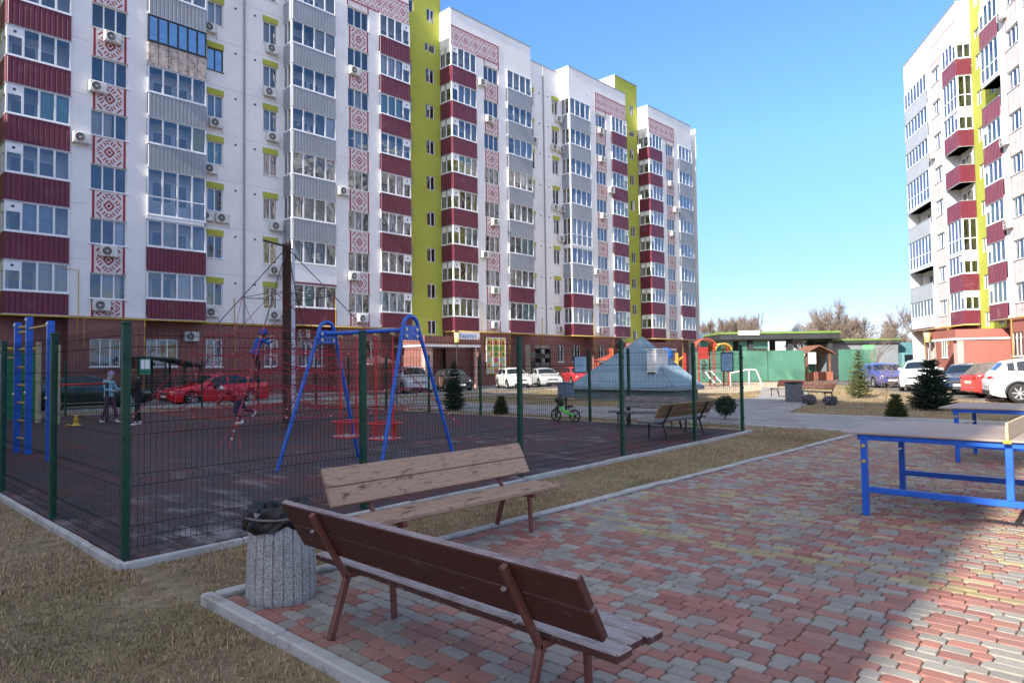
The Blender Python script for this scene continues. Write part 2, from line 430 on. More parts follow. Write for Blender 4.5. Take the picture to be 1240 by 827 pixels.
tuft = lambda u, v: (np.sin(u*5.1)*np.sin(v*4.3+u) > .5)
grass('dry_grass', [
    (-.9,1.98,2.2,6.4,64000,.03,None), (-.6,1.85,6.3,12,38000,.034,None), (-1.5,1.85,12,24,14000,.05,None),
    (2.15,7,5.0,6.6,36000,.029,strip), (7,16.8,5.0,7.0,36000,.033,strip),
    (1.9,2.22,1.2,4.6,500,.05,tuft), (2.0,15.5,6.33,7.3,900,.05,lambda u,v: np.abs(v-fenceline(u)-.06) < .07),
    (15.7,17.2,4.9,28,13000,.05,None), (1.9,15.6,28.7,31.2,9000,.06,lambda u,v: (v > 29)|(v < 28.85)),
    (15.6,31,29.2,31.2,11000,.06,None)], 11)
grass('dry_grass', [(21.8,33,-8,9.4,38000,.06,lambda u,v: v < 8.9+(u-21.6)*.2), (33,56,8.5,17,16000,.08,lambda u,v: v > 6.5+(u-33)*.66), (22.5,36,13.8,15.2,4000,.06,None),(21,26,15.5,28.5,7000,.06,None)],
      12, 'dry lawn grass around the small conifers by the cars')
# ------------------------------------------------------------------ apartment blocks
def plaster(name, rgb, stain=.2):
    m, nt, b = new_mat(name); v = worldco(nt)
    n1 = noise(nt, .35, 6, .65, v); n2 = noise(nt, 1.6, 6, .7, worldco(nt,(1,1,.18)))
    c = ramp(nt, n1, [(.3,tuple(k*.9 for k in rgb)),(.55,rgb),(.75,tuple(min(1,k*1.05) for k in rgb))])
    c = mixc(nt, ramp(nt, n2, [(.56,(0,0,0)),(.8,(stain,)*3)]), c, tuple(k*.68 for k in rgb))
    sp = nt.nodes.new('ShaderNodeSeparateXYZ'); nt.links.new(v, sp.inputs[0])
    nt.links.new(c, b.inputs['Base Color']); b.inputs['Roughness'].default_value = .9; b.inputs['Specular IOR Level'].default_value = .2
    bump(nt, b, noise(nt, 26, 5, .7, v), .25, .012); return m
def brick_mat(name, c1, c2):
    m, nt, b = new_mat(name)
    t = nt.nodes.new('ShaderNodeTexCoord'); sp = nt.nodes.new('ShaderNodeSeparateXYZ'); nt.links.new(t.outputs['Object'], sp.inputs[0])
    ad = nd(nt,'ShaderNodeMath',operation='ADD'); nt.links.new(sp.outputs[0], ad.inputs[0]); nt.links.new(sp.outputs[1], ad.inputs[1])
    cb = nt.nodes.new('ShaderNodeCombineXYZ'); nt.links.new(ad.outputs[0], cb.inputs[0]); nt.links.new(sp.outputs[2], cb.inputs[1])
    br = nd(nt,'ShaderNodeTexBrick',Scale=1.0); br.inputs['Brick Width'].default_value=.26; br.inputs['Row Height'].default_value=.085; br.inputs['Mortar Size'].default_value=.008
    br.inputs['Color1'].default_value=(*c1,1); br.inputs['Color2'].default_value=(*c2,1); br.inputs['Mortar'].default_value=(.16,.11,.1,1)
    nt.links.new(cb.outputs[0], br.inputs['Vector'])
    c = mixc(nt, .4, br.outputs[0], ramp(nt, noise(nt, .7, 5, .6, worldco(nt)), [(.3,(.55,.55,.55)),(.7,(1,1,1))]), 'MULTIPLY')
    nt.links.new(c, b.inputs['Base Color']); b.inputs['Roughness'].default_value=.7
    bump(nt, b, br.outputs[1], -.3, .01); return m
WHITE = plaster('white facade plaster', (.83,.83,.825), .28); LIME = plaster('lime facade plaster', (.42,.45,.08), .2)
BASE = brick_mat('maroon facing tile', (.25,.088,.078), (.29,.11,.094))
PVC = M('white window plastic', (.8,.81,.82), .35, .04, 3); DARKF = M('dark window plastic', (.03,.032,.038), .35, .1, 3)
MAROON = M('maroon metal cladding', (.14,.018,.037), .45, .1, .8, dirt=((.19,.08,.08),.9,.56)); GREYC = M('grey metal cladding', (.29,.315,.35), .45, .07, .8, dirt=((.27,.28,.29),.9,.58))
CAP = M('galvanised flashing', (.42,.44,.46), .4, .12, 3, metal=.4); ROOFD = M('dark roof felt', (.07,.07,.075), .9, .2, 2)
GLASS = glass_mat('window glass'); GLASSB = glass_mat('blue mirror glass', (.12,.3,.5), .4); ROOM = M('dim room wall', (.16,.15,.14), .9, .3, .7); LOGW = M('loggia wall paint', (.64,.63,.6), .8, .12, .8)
CURT = [M('white curtain', (.75,.75,.74), .9, .06, 3), M('cream curtain', (.62,.56,.44), .9, .08, 3), M('blue grey curtain', (.33,.4,.5), .9, .1, 3), M('yellow curtain', (.55,.5,.12), .9, .1, 3), M('teal curtain', (.2,.42,.42), .9, .1, 3)]
YEL = M('yellow gas pipe paint', (.55,.36,.05), .5, .15, 4); STONE = M('pale stone cladding', (.5,.42,.37), .85, .35, 5, bmp=.4, bscale=14, dirt=((.07,.05,.045),3.2,.57))
RED = M('ornament red paint', (.33,.035,.05), .8, .12, 3); PINK = M('ornament ground paint', (.70,.66,.66), .85, .06, 2)
ACW = M('air conditioner casing', (.66,.66,.63), .5, .1, 4); ACD = M('fan grille dark', (.045,.045,.047), .6, .2, 8)
FLESH = M('pale pink render', (.62,.36,.31), .85, .08, 2)
PH = 2.785; ZB = 5.45; ZBASE = 4.37; ZTOP = 26.5; ZROOF = 29.4
def panel_bottom(k): return ZBASE if k == 0 else ZB+PH*k-1.32
def wall(mb, x0, x1, z0, z1, y, openings, mi=0, deep=.16, back=None):
    xs = sorted({x0,x1,*[q for o in openings for q in o[:2]]}); zs = sorted({z0,z1,*[q for o in openings for q in o[2:4]]})
    for i in range(len(xs)-1):
        for j in range(len(zs)-1):
            cx, cz = (xs[i]+xs[i+1])/2, (zs[j]+zs[j+1])/2
            if any(o[0]<cx<o[1] and o[2]<cz<o[3] for o in openings): continue
            mb.quad((xs[i],y,zs[j]),(xs[i+1],y,zs[j]),(xs[i+1],y,zs[j+1]),(xs[i],y,zs[j+1]), mi)
    for a,b_,c,d in openings:
        mb.quad((a,y,c),(a,y+deep,c),(a,y+deep,d),(a,y,d),mi); mb.quad((b_,y,c),(b_,y,d),(b_,y+deep,d),(b_,y+deep,c),mi)
        mb.quad((a,y,d),(a,y+deep,d),(b_,y+deep,d),(b_,y,d),mi); mb.quad((a,y,c),(b_,y,c),(b_,y+deep,c),(a,y+deep,c),mi)
def corr(mb, a, b, z0, z1, nrm, per=.21, dep=.028, mi=0):
    a = Vector((a[0],a[1],0)); b = Vector((b[0],b[1],0)); n = Vector((nrm[0],nrm[1],0)); d = b-a; L = d.length
    k = max(1, round(L/per)); pts = []
    for i in range(k):
        for t, o in ((0,0),(.12,0),(.22,1),(.86,1),(.96,0)):
            pts.append(a+d*((i+t)/k)+n*dep*o)
    pts.append(b)
    for i in range(len(pts)-1):
        p, q = pts[i], pts[i+1]
        mb.quad((p.x,p.y,z0),(q.x,q.y,z0),(q.x,q.y,z1),(p.x,p.y,z1),mi)
def glaze(fr, gl, a, b, z0, z1, n, th=.07, fw=.055, rail=None, blank=None):
    """frame bars and panes between plan points a and b; blank = index of the pane that has a solid top panel"""
    a = Vector((a[0],a[1],0)); b = Vector((b[0],b[1],0)); d = (b-a).normalized(); L = (b-a).length
    nn = Vector((-d.y,d.x,0))
    def B(p0, p1, w, h): fr.bar(p0, p1, w, h, 0)
    Z = lambda p, z: Vector((p.x,p.y,z))
    B(Z(a,z0+fw/2), Z(b,z0+fw/2), th, fw); B(Z(a,z1-fw/2), Z(b,z1-fw/2), th, fw)
    for i in range(n+1):
        t = min(max(L*i/n, fw/2), L-fw/2); p = a+d*t
        fr.bar(Z(p,z0+fw), Z(p,z1-fw), fw*(1.25 if 0<i<n else 1), th, 0, up=(nn.x,nn.y,0))
    if rail: B(Z(a+d*fw,z0+rail), Z(b-d*fw,z0+rail), th*.9, fw)
    for i in range(n):
        p = a+d*(L*i/n+fw*.6); q = a+d*(L*(i+1)/n-fw*.6); zt = z1-fw
        if blank == i:
            zt = z1-.52
            fr.bar(Z(p,(zt+z1)/2), Z(q,(zt+z1)/2), th*.7, z1-zt, 0)
            c = (p+q)/2
            pts = [Z(c,z1-.27)+d*(.07*math.cos(e))+Vector((0,0,.07*math.sin(e))) for e in [2*math.pi*j/10 for j in range(10)]]
            fr.add([v_-nn*(th*.36) for v_ in pts], [tuple(range(10))], 1); fr.add([v_+nn*(th*.36) for v_ in pts], [tuple(range(10))], 1)
        gl.quad(tuple(Z(p,z0+fw)), tuple(Z(q,z0+fw)), tuple(Z(q,zt)), tuple(Z(p,zt)), 0)
def curtain(mb, x0, x1, z0, z1, y, rnd, mi):
    n = max(4, int((x1-x0)/.07)); pts = [(x0+(x1-x0)*i/n, y+.025*math.sin(i*1.9+rnd.random()*.6)) for i in range(n+1)]
    for i in range(n):
        (xa,ya),(xb,yb) = pts[i], pts[i+1]
        mb.quad((xa,ya,z0),(xb,yb,z0),(xb,yb,z1),(xa,ya,z1),mi)
def orn_segs():
    S = [((0,.4),(.4,0),.11),((0,.1),(.1,0),.09),((.1,.62),(.3,.9),.085),((.62,.1),(.9,.3),.085),((.28,.5),(.5,.74),.085),((.5,.28),(.74,.5),.085),((.62,.98),(.98,.62),.1),((.02,.86),(.12,.98),.07),((.86,.02),(.98,.12),.07)]
    out = []
    for (a,b_,w_) in S:
        for sx in (1,-1):
            for sz in (1,-1): out.append(((a[0]*sx,a[1]*sz),(b_[0]*sx,b_[1]*sz),w_))
    return out
ORN = orn_segs()
def motif(mb, cx, cz, hw, hh, y, wk=1.0):
    for a,b_,w_ in ORN:
        mb.bar((cx+a[0]*hw,y,cz+a[1]*hh),(cx+b_[0]*hw,y,cz+b_[1]*hh),.008,w_*hw*1.3*wk,1,up=(0,-1,0) if False else (-(b_[1]-a[1])*hh,0,(b_[0]-a[0])*hw))
def ornament(width, height, wk=1.0):
    mb = MB(); mb.box((-width/2,-.012,0),(width/2,0.0,height),0)
    for s in (-1,1): mb.box((s*(width/2-.055)-.055,-.02,.0),(s*(width/2-.055)+.055,-.0121,height),1)
    motif(mb, 0, height/2, width/2-.2, height/2-.06, -.017, wk)
    return mb
def ac_unit(name_label, loc, rotz, group, flip=1):
    mb = MB(); mb.box((-.39,-.34,-.27),(.39,-.06,.27),0,.025)
    mb.box((-.3,-.06,-.31),(-.26,0,-.27),0); mb.box((.26,-.34,-.3),(.3,0,-.272),0); mb.box((-.3,-.34,-.3),(-.26,-.061,-.272),0)
    mb.tube([(.36,-.1,-.2),(.46,-.05,-.22),(.5,-.02,-.5)], .018, 5)
    o = mb.build('air_conditioner', ACW); tag(o, name_label, 'air conditioner', group); o.location = loc; o.rotation_euler = (0,0,rotz)
    f = MB(); n = 20
    f.lathe([(.225,-.352),(.225,-.341)], n, 0, c=(-.1,0,0), axis='y')
    for r in (.09,.16): f.tube([(-.1+r*math.cos(2*math.pi*i/16),-.356,r*math.sin(2*math.pi*i/16)) for i in range(16)],.006,4,1,closed=True)
    f.tube([(-.1+.222*math.cos(2*math.pi*i/20),-.354,.222*math.sin(2*math.pi*i/20)) for i in range(20)],.012,4,1,closed=True)
    f.lathe([(.05,-.36),(.05,-.352)],10,1,c=(-.1,0,0),axis='y')
    f.build('fan_grille', [ACD,ACW], o); return o

def apartment(name, label, sections, loc, rotz, flip, style, seed, xmin, xmax, entrances, basewins):
    """sections: list of (x of first bay, kinds built); local x along the facade, y into the building"""
    rnd = random.Random(seed)
    root = thing(name, label, 'apartment building', loc, rotz)
    Bd = lambda mb, nm, mats, par=None: mb.build(nm, mats, par or root, flip=flip)
    wl = MB(); bs = MB(); gr = MB()
    bays = []; orns = []; nar = []; grn = []; tops = []; friezes = []
    for X, kinds in sections:
        if 'P' in kinds:
            ge = style.get('grey_end',9.3) if 'R' not in kinds else 9.3
            bays += [(X, X+2.64, 'red', True, False, X), (X+6.2, X+ge, 'grey', False, True, X)]
            orns.append((X+2.64, X+6.2, X+3.55, X+5.25)); tops.append((X, X+ge)); friezes.append((X, X+5.3, X+3.52, 1))
        if 'R' in kinds: nar.append((X+9.3, X+14.6, X+9.78, X+10.72, X+13.23, X+14.16, X+12.0))
        if 'Q' in kinds:
            bays += [(X+14.6, X+17.75, 'grey', True, False, X), (X+21.3, X+23.95, 'red', False, True, X)]
            orns.append((X+17.75, X+21.3, X+18.75, X+20.45)); tops.append((X+14.6, X+23.95)); friezes.append((X+18.65, X+23.95, X+18.65, -1))
        if 'G' in kinds: grn.append((X+23.95, X+28.1))
    # --- top band walls
    for a, b in tops:
        wl.box((a,0,ZTOP),(b,1.6,ZROOF),0); wl.box((a-.04,-.05,ZROOF),(b+.04,1.7,ZROOF+.07),1)
        wl.box((a+2.7,-.012,ZTOP+.9),(a+2.82,-.001,ZTOP+1.0),3)
    for a, b, wx0, wx1 in orns:
        wall(wl, a, b, ZBASE, ZTOP, 0, [(wx0,wx1,ZB+PH*k-.16,ZB+PH*k+1.15) for k in range(8)], 0, .2)
        wl.quad((a,0,ZBASE),(a,.95,ZBASE),(a,.95,ZTOP),(a,0,ZTOP)); wl.quad((b,0,ZBASE),(b,0,ZTOP),(b,.95,ZTOP),(b,.95,ZBASE))
        wl.quad((a,0,ZBASE),(b,0,ZBASE),(b,1,ZBASE),(a,1,ZBASE))
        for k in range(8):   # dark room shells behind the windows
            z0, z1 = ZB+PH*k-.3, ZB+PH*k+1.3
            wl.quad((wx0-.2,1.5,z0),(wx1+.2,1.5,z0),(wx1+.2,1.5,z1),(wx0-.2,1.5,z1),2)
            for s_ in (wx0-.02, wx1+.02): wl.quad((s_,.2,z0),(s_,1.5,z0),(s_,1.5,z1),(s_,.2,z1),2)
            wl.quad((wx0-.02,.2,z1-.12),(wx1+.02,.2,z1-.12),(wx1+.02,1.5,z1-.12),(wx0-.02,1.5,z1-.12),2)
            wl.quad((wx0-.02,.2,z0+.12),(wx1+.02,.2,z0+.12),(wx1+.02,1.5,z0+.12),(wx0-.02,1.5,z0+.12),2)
        for k in range(1,8): wl.box((a,-.006,ZB+PH*k-1.0),(wx0-.15,-.001,ZB+PH*k-.985),4); 
    for a, b, n0, n1, m0, m1, px in nar:
        ops = [(q0,q1,ZB+PH*k-.12,ZB+PH*k+1.22) for k in range(8) for q0,q1 in ((n0,n1),(m0,m1))]
        wall(wl, a, b, ZBASE, ZROOF-.5, .95, ops, 0, .16); wl.box((a,.9,ZROOF-.5),(b,1.7,ZROOF-.43),1)
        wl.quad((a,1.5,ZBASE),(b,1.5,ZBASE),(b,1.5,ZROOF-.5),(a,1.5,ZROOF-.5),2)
        for k in range(1,9): wl.box((a,.944,ZB+PH*k-1.0),(b,.949,ZB+PH*k-.985),4)
        for k in range(8):
            for q in (n1+.75, m0-.55): wl.lathe([(.06,.90),(.06,.949)],8,3,c=(q,0,ZB+PH*k+1.3),axis='y')
    for i, (a, b, kind, lft, rgt, X) in enumerate(bays):   # back wall of the loggias
        wl.quad((a,.95,ZBASE),(b,.95,ZBASE),(b,.95,ZTOP),(a,.95,ZTOP),5)
        for k in range(8):
            z = panel_bottom(k)+.2; m_ = (a+b)/2
            wl.box((m_-1.0,.93,z+1.0),(m_+.1,.949,z+2.15),0); wl.box((m_-.93,.925,z+1.06),(m_+.03,.9299,z+2.09),6)
            wl.box((m_+.16,.93,z),(m_+.95,.949,z+2.15),0); wl.box((m_+.26,.925,z+.9),(m_+.86,.9299,z+2.07),6)
    # --- main body, roof
    for a, b in tops+[(n_[0],n_[1]) for n_ in nar]:
        wl.quad((a,1.6,ZROOF-.45),(b,1.6,ZROOF-.45),(b,13.5,ZROOF-.45),(a,13.5,ZROOF-.45),7)
    wl.quad((xmin,13.5,0),(xmax,13.5,0),(xmax,13.5,ZROOF),(xmin,13.5,ZROOF)); wl.quad((xmax,0,0),(xmax,0,ZROOF),(xmax,13.5,ZROOF),(xmax,13.5,0)); wl.quad((xmin,0,0),(xmin,13.5,0),(xmin,13.5,ZROOF),(xmin,0,ZROOF))
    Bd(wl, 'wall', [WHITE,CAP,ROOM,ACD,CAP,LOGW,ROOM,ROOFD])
    # --- green stair towers
    def green_wins(a):
        W = []
        for k in range(8):
            z = ZB+PH*k-1.38
            W += [(a+.35,a+1.25,z+.05,z+1.2),(a+2.6,a+3.45,z+.0,z+1.1)]
        W += [(a+.3,a+1.45,28.5,29.5),(a+2.75,a+3.5,28.35,29.45),(a+2.55,a+3.6,26.0,26.65)]
        return [q for q in W if not (q[2] > 23.0 and q[2] < 25.5 and q[0] > a+2 and False)]
    for a, b in grn:
        W = green_wins(a); gd = style.get('gd',1.28); wall(gr, a, b, 3.9, 31.8, gd, W, 0, .14)
        gr.quad((a,gd,3.9),(b,gd,3.9),(b,1.8,3.9),(a,1.8,3.9)); gr.quad((a+.05,1.9,3),(b-.05,1.9,3),(b-.05,1.9,31),(a+.05,1.9,31),1)
        gr.quad((a,gd,29),(a,7,29),(a,7,31.8),(a,gd,31.8),2); gr.quad((b,gd,29),(b,gd,31.8),(b,7,31.8),(b,7,29),0); gr.quad((a,7,29),(b,7,29),(b,7,31.8),(a,7,31.8),2)
        gr.box((a-.04,gd-.06,31.8),(b+.04,7.05,31.87),3)
    if grn: Bd(gr, 'stair_tower', [LIME,ROOM,WHITE,CAP])
    for a, b in grn:
        for (q0,q1,z0,z1) in green_wins(a):
            fr = MB(); gl = MB(); glaze(fr, gl, (q0,gd+.1), (q1,gd+.1), z0, z1, 2 if z1-z0 > .8 else 1)
            f = Bd(fr, 'stair_window', [PVC,ACD]); Bd(gl, 'pane', GLASS, f)
    # --- pier windows and ornaments
    me_o = None
    for a, b, wx0, wx1 in orns:
        for k in range(8):
            z0, z1 = ZB+PH*k-.16, ZB+PH*k+1.15
            fr = MB(); gl = MB(); glaze(fr, gl, (wx0,.13), (wx1,.13), z0, z1, 3); fr.box((wx0-.08,-.07,z0-.04),(wx1+.08,.1,z0-.002),0)
            f = Bd(fr, 'window', [PVC,ACD]); Bd(gl, 'pane', GLASS, f)
            cu = MB(); w3 = (wx1-wx0)/3
            if rnd.random() < (.85 if k < 4 else .5):
                j0 = rnd.choice((0,0,1,2)); j1 = rnd.uniform(j0+.6,3) if j0 < 2 else 3
                curtain(cu, wx0+w3*j0+.03, wx0+w3*j1-.02, z0+.02, z1, .34, rnd, 0)
            if cu.v: Bd(cu, 'curtain', rnd.choice(CURT[:3] if rnd.random() < .8 else CURT), f)
            h = PH-1.31-.03
            if k == 0: o = ornament(wx1-wx0-.16, z0-ZBASE-.05, style.get('ornw',1)).build('ornament_panel', [PINK,style.get('orn',RED)], root, flip=flip)
            else:
                if me_o is None: me_o = ornament(wx1-wx0-.16, h-.03, style.get('ornw',1)).mesh('ornament_panel', [PINK,style.get('orn',RED)], flip)
                o = use_mesh('ornament_panel', me_o, root)
            zz = ZBASE+.01 if k == 0 else z0-.05-h+.02
            yy = -.001
            o.location = ((wx0+wx1)/2, -yy if flip else yy, zz)
    for a, b, c, side in friezes:      # wide ornament band under the roof, with a leg over the pier window
        fz = MB(); z0, z1 = ZTOP+.0, ZTOP+1.62
        fz.box((a,-.014,z0),(b,-.002,z1),0); lx0, lx1 = (c,b) if side > 0 else (a,a+1.78)
        fz.box((lx0,-.014,ZTOP-.9+.24),(lx1,-.002,z0-.001),0) if False else None
        fz.box((a,-.024,z1-.09),(b,-.0141,z1),1); fz.box((a,-.024,z0),(b,-.0141,z0+.09),1)
        e = b-.05 if side > 0 else a+.05
        fz.box((e-.05,-.024,z0+.091),(e+.05,-.0141,z1-.091),1)
        n = 5; wd = (b-a-.1)/n
        for j in range(n): motif(fz, a+.05+wd*(j+.5), (z0+z1)/2, wd/2, (z1-z0)/2-.1, -.019, style.get('ornw',1)*.8)
        Bd(fz, 'ornament_band', [PINK,style.get('orn',RED)])
        lg = MB(); zt = ZB+PH*7+1.17
        if ZTOP-zt > .1:
            lg.box((lx0,-.014,zt),(lx1,-.002,ZTOP-.001),0)
            for s_ in (lx0+.05, lx1-.05): lg.box((s_-.05,-.024,zt),(s_+.05,-.0141,ZTOP-.001),1)
            Bd(lg, 'ornament_band', [PINK,style.get('orn',RED)])
    # --- narrow windows with lime lintels
    for a, b, n0, n1, m0, m1, px in nar:
        for k in range(8):
            for q0,q1 in ((n0,n1),(m0,m1)):
                z0, z1 = ZB+PH*k-.12, ZB+PH*k+1.22; fr = MB(); gl = MB()
                dk = style.get(('narrow',k,q0==n0), False)
                glaze(fr, gl, (q0,1.06), (q1,1.06), z0, z1, 2); fr.box((q0-.05,.88,z0-.035),(q1+.05,1.02,z0-.002),0)
                f = Bd(fr, 'window', [DARKF if dk else PVC,ACD]); Bd(gl, 'pane', GLASSB if dk else GLASS, f)
                li = MB(); li.box((q0-.03,.90,z1+.002),(q1+.03,.948,z1+.34),0); Bd(li, 'lintel', LIME, f)
                if rnd.random() < .6:
                    cu = MB(); curtain(cu, q0+.02, q0+(q1-q0)*rnd.choice((.5,1,.5)), z0, z1, 1.25, rnd, 0); Bd(cu, 'curtain', rnd.choice(CURT), f)
        dp = MB(); dp.tube([(px,.88,ZBASE-.2),(px,.88,ZROOF-.6)],.055,8,0)
        for k in range(9): dp.box((px-.07,.86,ZB+PH*k-1.6),(px+.07,.948,ZB+PH*k-1.57),0)
        Bd(dp, 'downpipe', GREYC)
    # --- balconies
    for (a, b, kind, lft, rgt, X) in bays:
        yb = style.get('gd',1.28)-.01 if kind == 'red' else .94
        for k in range(8):
            st = style.get((round(X,1), kind, lft, k), style.get((kind, k), 'plain'))
            col = 'red' if (kind == 'red' or k < style.get('red_below',2)) else 'grey'
            mats = {'red':MAROON,'grey':GREYC}[col]
            pb, pt, wt = panel_bottom(k), ZB+PH*k, ZB+PH*k+1.45
            y = -.1; P = MB()
            if k == 7: wt = ZTOP-.0
            P.box((a+.02,y+.04,pb),(b-.02,.94,pb+.16),1)                           # slab
            if st == 'stone':
                P.box((a+.01,y,pb+.02),(b-.01,y+.1,pt),3)
                for j in range(1,6): P.box((a+(b-a)*j/6-.012,y-.006,pb+.02),(a+(b-a)*j/6+.012,y-.001,pt),4)
            elif st == 'full':
                P.box((a+.01,y,pb),(b-.01,y+.1,pb+.24),5)
            elif st == 'white':
                P.box((a+.01,y,pb+.1),(b-.01,y+.08,pt),5); P.box((a+.01,y-.02,pb),(b-.01,y+.09,pb+.12),0)
            else:
                corr(P, (a+.01,y), (b-.01,y), pb, pt, (0,-1)); 
                P.box((a+.01,y+.002,pb+.002),(b-.01,y+.03,pt-.002),0)
            if lft:
                if st == 'full': P.box((a,y,pb),(a+.08,yb,pb+.24),5)
                else: corr(P, (a,yb), (a,y), pb, pt, (-1,0)); P.box((a+.002,y+.01,pb+.002),(a+.03,yb-.005,pt-.002),0)
            if rgt:
                if st == 'full': P.box((b-.08,y,pb),(b,yb,pb+.24),5)
                else: corr(P, (b,y), (b,yb), pb, pt, (1,0)); P.box((b-.03,y+.01,pb+.002),(b-.002,yb-.005,pt-.002),0)
            P.box((a-.03,y-.05,pb-.035),(b+.03,y+.06,pb-.001),2)
            if lft: P.box((a-.04,y+.061,pb-.035),(a+.03,yb,pb-.001),2)
            P.quad((a,y,pb+.0),(a,.94,pb+.0),(b,.94,pb+.0),(b,y,pb+.0),1)
            bal = Bd(P, 'balcony', [mats,LOGW,CAP,STONE,ACD,PVC])
            if st == 'open':
                ra = MB(); ra.bar((a,y,pt+.03),(b,y,pt+.03),.08,.05); 
                if lft: ra.bar((a,y+.04,pt+.03),(a,yb,pt+.03),.08,.05)
                Bd(ra, 'rail', CAP, bal); continue
            fr = MB(); gl = MB(); dk = st == 'stone'
            zb = pb+.24 if st == 'full' else pt
            n = max(4, round((b-a)/.8))
            if dk: n = 6
            bl = None
            if kind == 'red' and st == 'plain': bl = 0 if lft else n-1
            glaze(fr, gl, (a+.0,y+.03), (b-.0,y+.03), zb, wt, n, rail=(1.0 if st == 'full' else None), blank=bl, fw=.075)
            fr.box((a-.02,y-.04,zb-.045),(b+.02,y+.1,zb-.001),0)
            if lft:
                glaze(fr, gl, (a+.035,yb), (a+.035,y+.07), zb, wt, 2, rail=(1.0 if st == 'full' else None), fw=.07)
                if kind == 'red' and st == 'plain': fr.box((a+.0,y+.08,wt-.5),(a+.07,yb-.02,wt-.05),0)
                fr.box((a-.03,y+.101,zb-.045),(a+.07,yb,zb-.001),0)
            if rgt: glaze(fr, gl, (b-.035,y+.07), (b-.035,yb), zb, wt, 2, fw=.07)
            f = Bd(fr, 'window_frame', [DARKF if dk else PVC,ACD], bal); Bd(gl, 'window_pane', GLASSB if dk else GLASS, bal)
            cu = MB(); wn = (b-a)/n
            if rnd.random() < (.85 if k < 4 else .5):
                lo_, hi_ = (1 if bl == 0 else 0), (n-1 if bl == n-1 else n)
                j0 = rnd.randrange(lo_, hi_); j1 = rnd.randint(j0+1, hi_); curtain(cu, a+wn*j0+.05, a+wn*j1-.04, zb+.03, wt-.04, y+.2, rnd, 0)
            if cu.v: Bd(cu, 'curtain', rnd.choice(CURT[:2]+CURT[:3]+CURT), bal)
    # --- ground floor
    for a, b, wx0, wx1 in orns: 
        ops = [w_ for w_ in basewins if a < (w_[0]+w_[1])/2 < b]
        wall(bs, a, b, 0, ZBASE-.002, -.02, ops, 0, .18); bs.quad((a,-.02,0),(a,.97,0),(a,.97,ZBASE),(a,-.02,ZBASE)); bs.quad((b,-.02,0),(b,-.02,ZBASE),(b,.97,ZBASE),(b,.97,0))
    segs = [(a,b) for a,b,*_ in bays]+[(n_[0],n_[1]) for n_ in nar]
    for a, b in segs:
        ops = [w_ for w_ in basewins if a < (w_[0]+w_[1])/2 < b]
        wall(bs, a, b, 0, ZBASE-.002, .93, ops, 0, .18)
    for a, b in grn: wall(bs, a, b, 0, 3.9, 1.26, [(a+1.2,a+2.6,.0,2.3)], 0, .3); bs.quad((a+1.2,1.56,0),(a+2.6,1.56,0),(a+2.6,1.56,2.3),(a+1.2,1.56,2.3),1)
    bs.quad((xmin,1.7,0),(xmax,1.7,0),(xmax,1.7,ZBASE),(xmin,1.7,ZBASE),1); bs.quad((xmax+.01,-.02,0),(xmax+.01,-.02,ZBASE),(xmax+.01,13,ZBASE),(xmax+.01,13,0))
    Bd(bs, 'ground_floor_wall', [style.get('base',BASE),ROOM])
    for q0,q1,z0,z1 in basewins:
        pier = any(a < (q0+q1)/2 < b for a,b,*_ in orns); y = .08 if pier else 1.03
        fr = MB(); gl = MB(); glaze(fr, gl, (q0,y), (q1,y), z0, z1, 3 if q1-q0 > 1.2 else 2); fr.box((q0-.06,y-.16,z0-.05),(q1+.06,y-.04,z0-.002),0)
        f = Bd(fr, 'window', [PVC,ACD]); Bd(gl, 'pane', GLASS, f)
        cu = MB(); curtain(cu, q0+.03, q0+(q1-q0)*rnd.choice((.5,1)), z0, z1, y+.2, rnd, 0); Bd(cu, 'curtain', CURT[2], f)
    # --- gas pipe along the top of the ground floor
    gp = MB(); pts = []
    def outer(x):
        if any(a-.05 <= x <= b+.05 for a,b,*_ in orns): return -.12
        if any(a-.05 <= x <= b+.05 for a,b,*_ in bays): return -.12
        return .85
    xs = [xmin+.1]+[q for a,b,*_ in bays for q in (a-.1,b+.1)]+[xmax-.1]
    for a, b in tops: gp.tube([(a-.1,.85,ZBASE-.08),(a-.1,-.16,ZBASE-.08),(b+.1,-.16,ZBASE-.08),(b+.1,.85,ZBASE-.08)],.045,6,0)
    for a, b, *_ in nar: gp.tube([(a+.12,.86,ZBASE-.08),(b-.12,.86,ZBASE-.08)],.045,6,0)
    for a, b in tops:
        gp.tube([(a+3.05,-.16,ZBASE),(a+3.05,-.1,ZBASE+2.3),(a+2.4,-.14,ZBASE+2.3)],.022,5,0); gp.tube([(a+3.0,-.15,ZBASE-.1),(a+3.0,-.1,ZBASE-1.6),(a+3.3,-.1,ZBASE-1.6),(a+3.3,-.15,ZBASE-.1)],.018,5,0)
        gp.tube([(b-3.2,-.16,ZBASE-.1),(b-3.2,-.08,.4)],.03,5,0)
    for a, b, *_ in nar: gp.tube([(a+2.1,.87,1.2),(a+2.1,.87,ZBASE+1.5)],.025,5,0)
    Bd(gp, 'gas_pipe', YEL)
    # --- entrance canopies
    for a, b in entrances:
        e = MB(); e.box((a-.9,-2.6,3.02),(b+.2,1.2,3.18),1); 
        e.box((a-.95,-2.66,3.18),(b+.25,-2.56,3.75),0); e.box((a-.95,-2.559,3.18),(a-.85,1.2,3.75),0); e.box((b+.15,-2.559,3.18),(b+.25,1.2,3.75),0)
        e.box((a-.97,-2.69,3.0),(b+.27,-2.661,3.17),1)
        can = Bd(e, 'entrance_canopy', [style.get('base',BASE),PVC])
        c2 = MB(); c2.box((a-.8,-2.5,0),(a-.1,-2.1,3.018),0,.02); Bd(c2, 'column', FLESH, can)
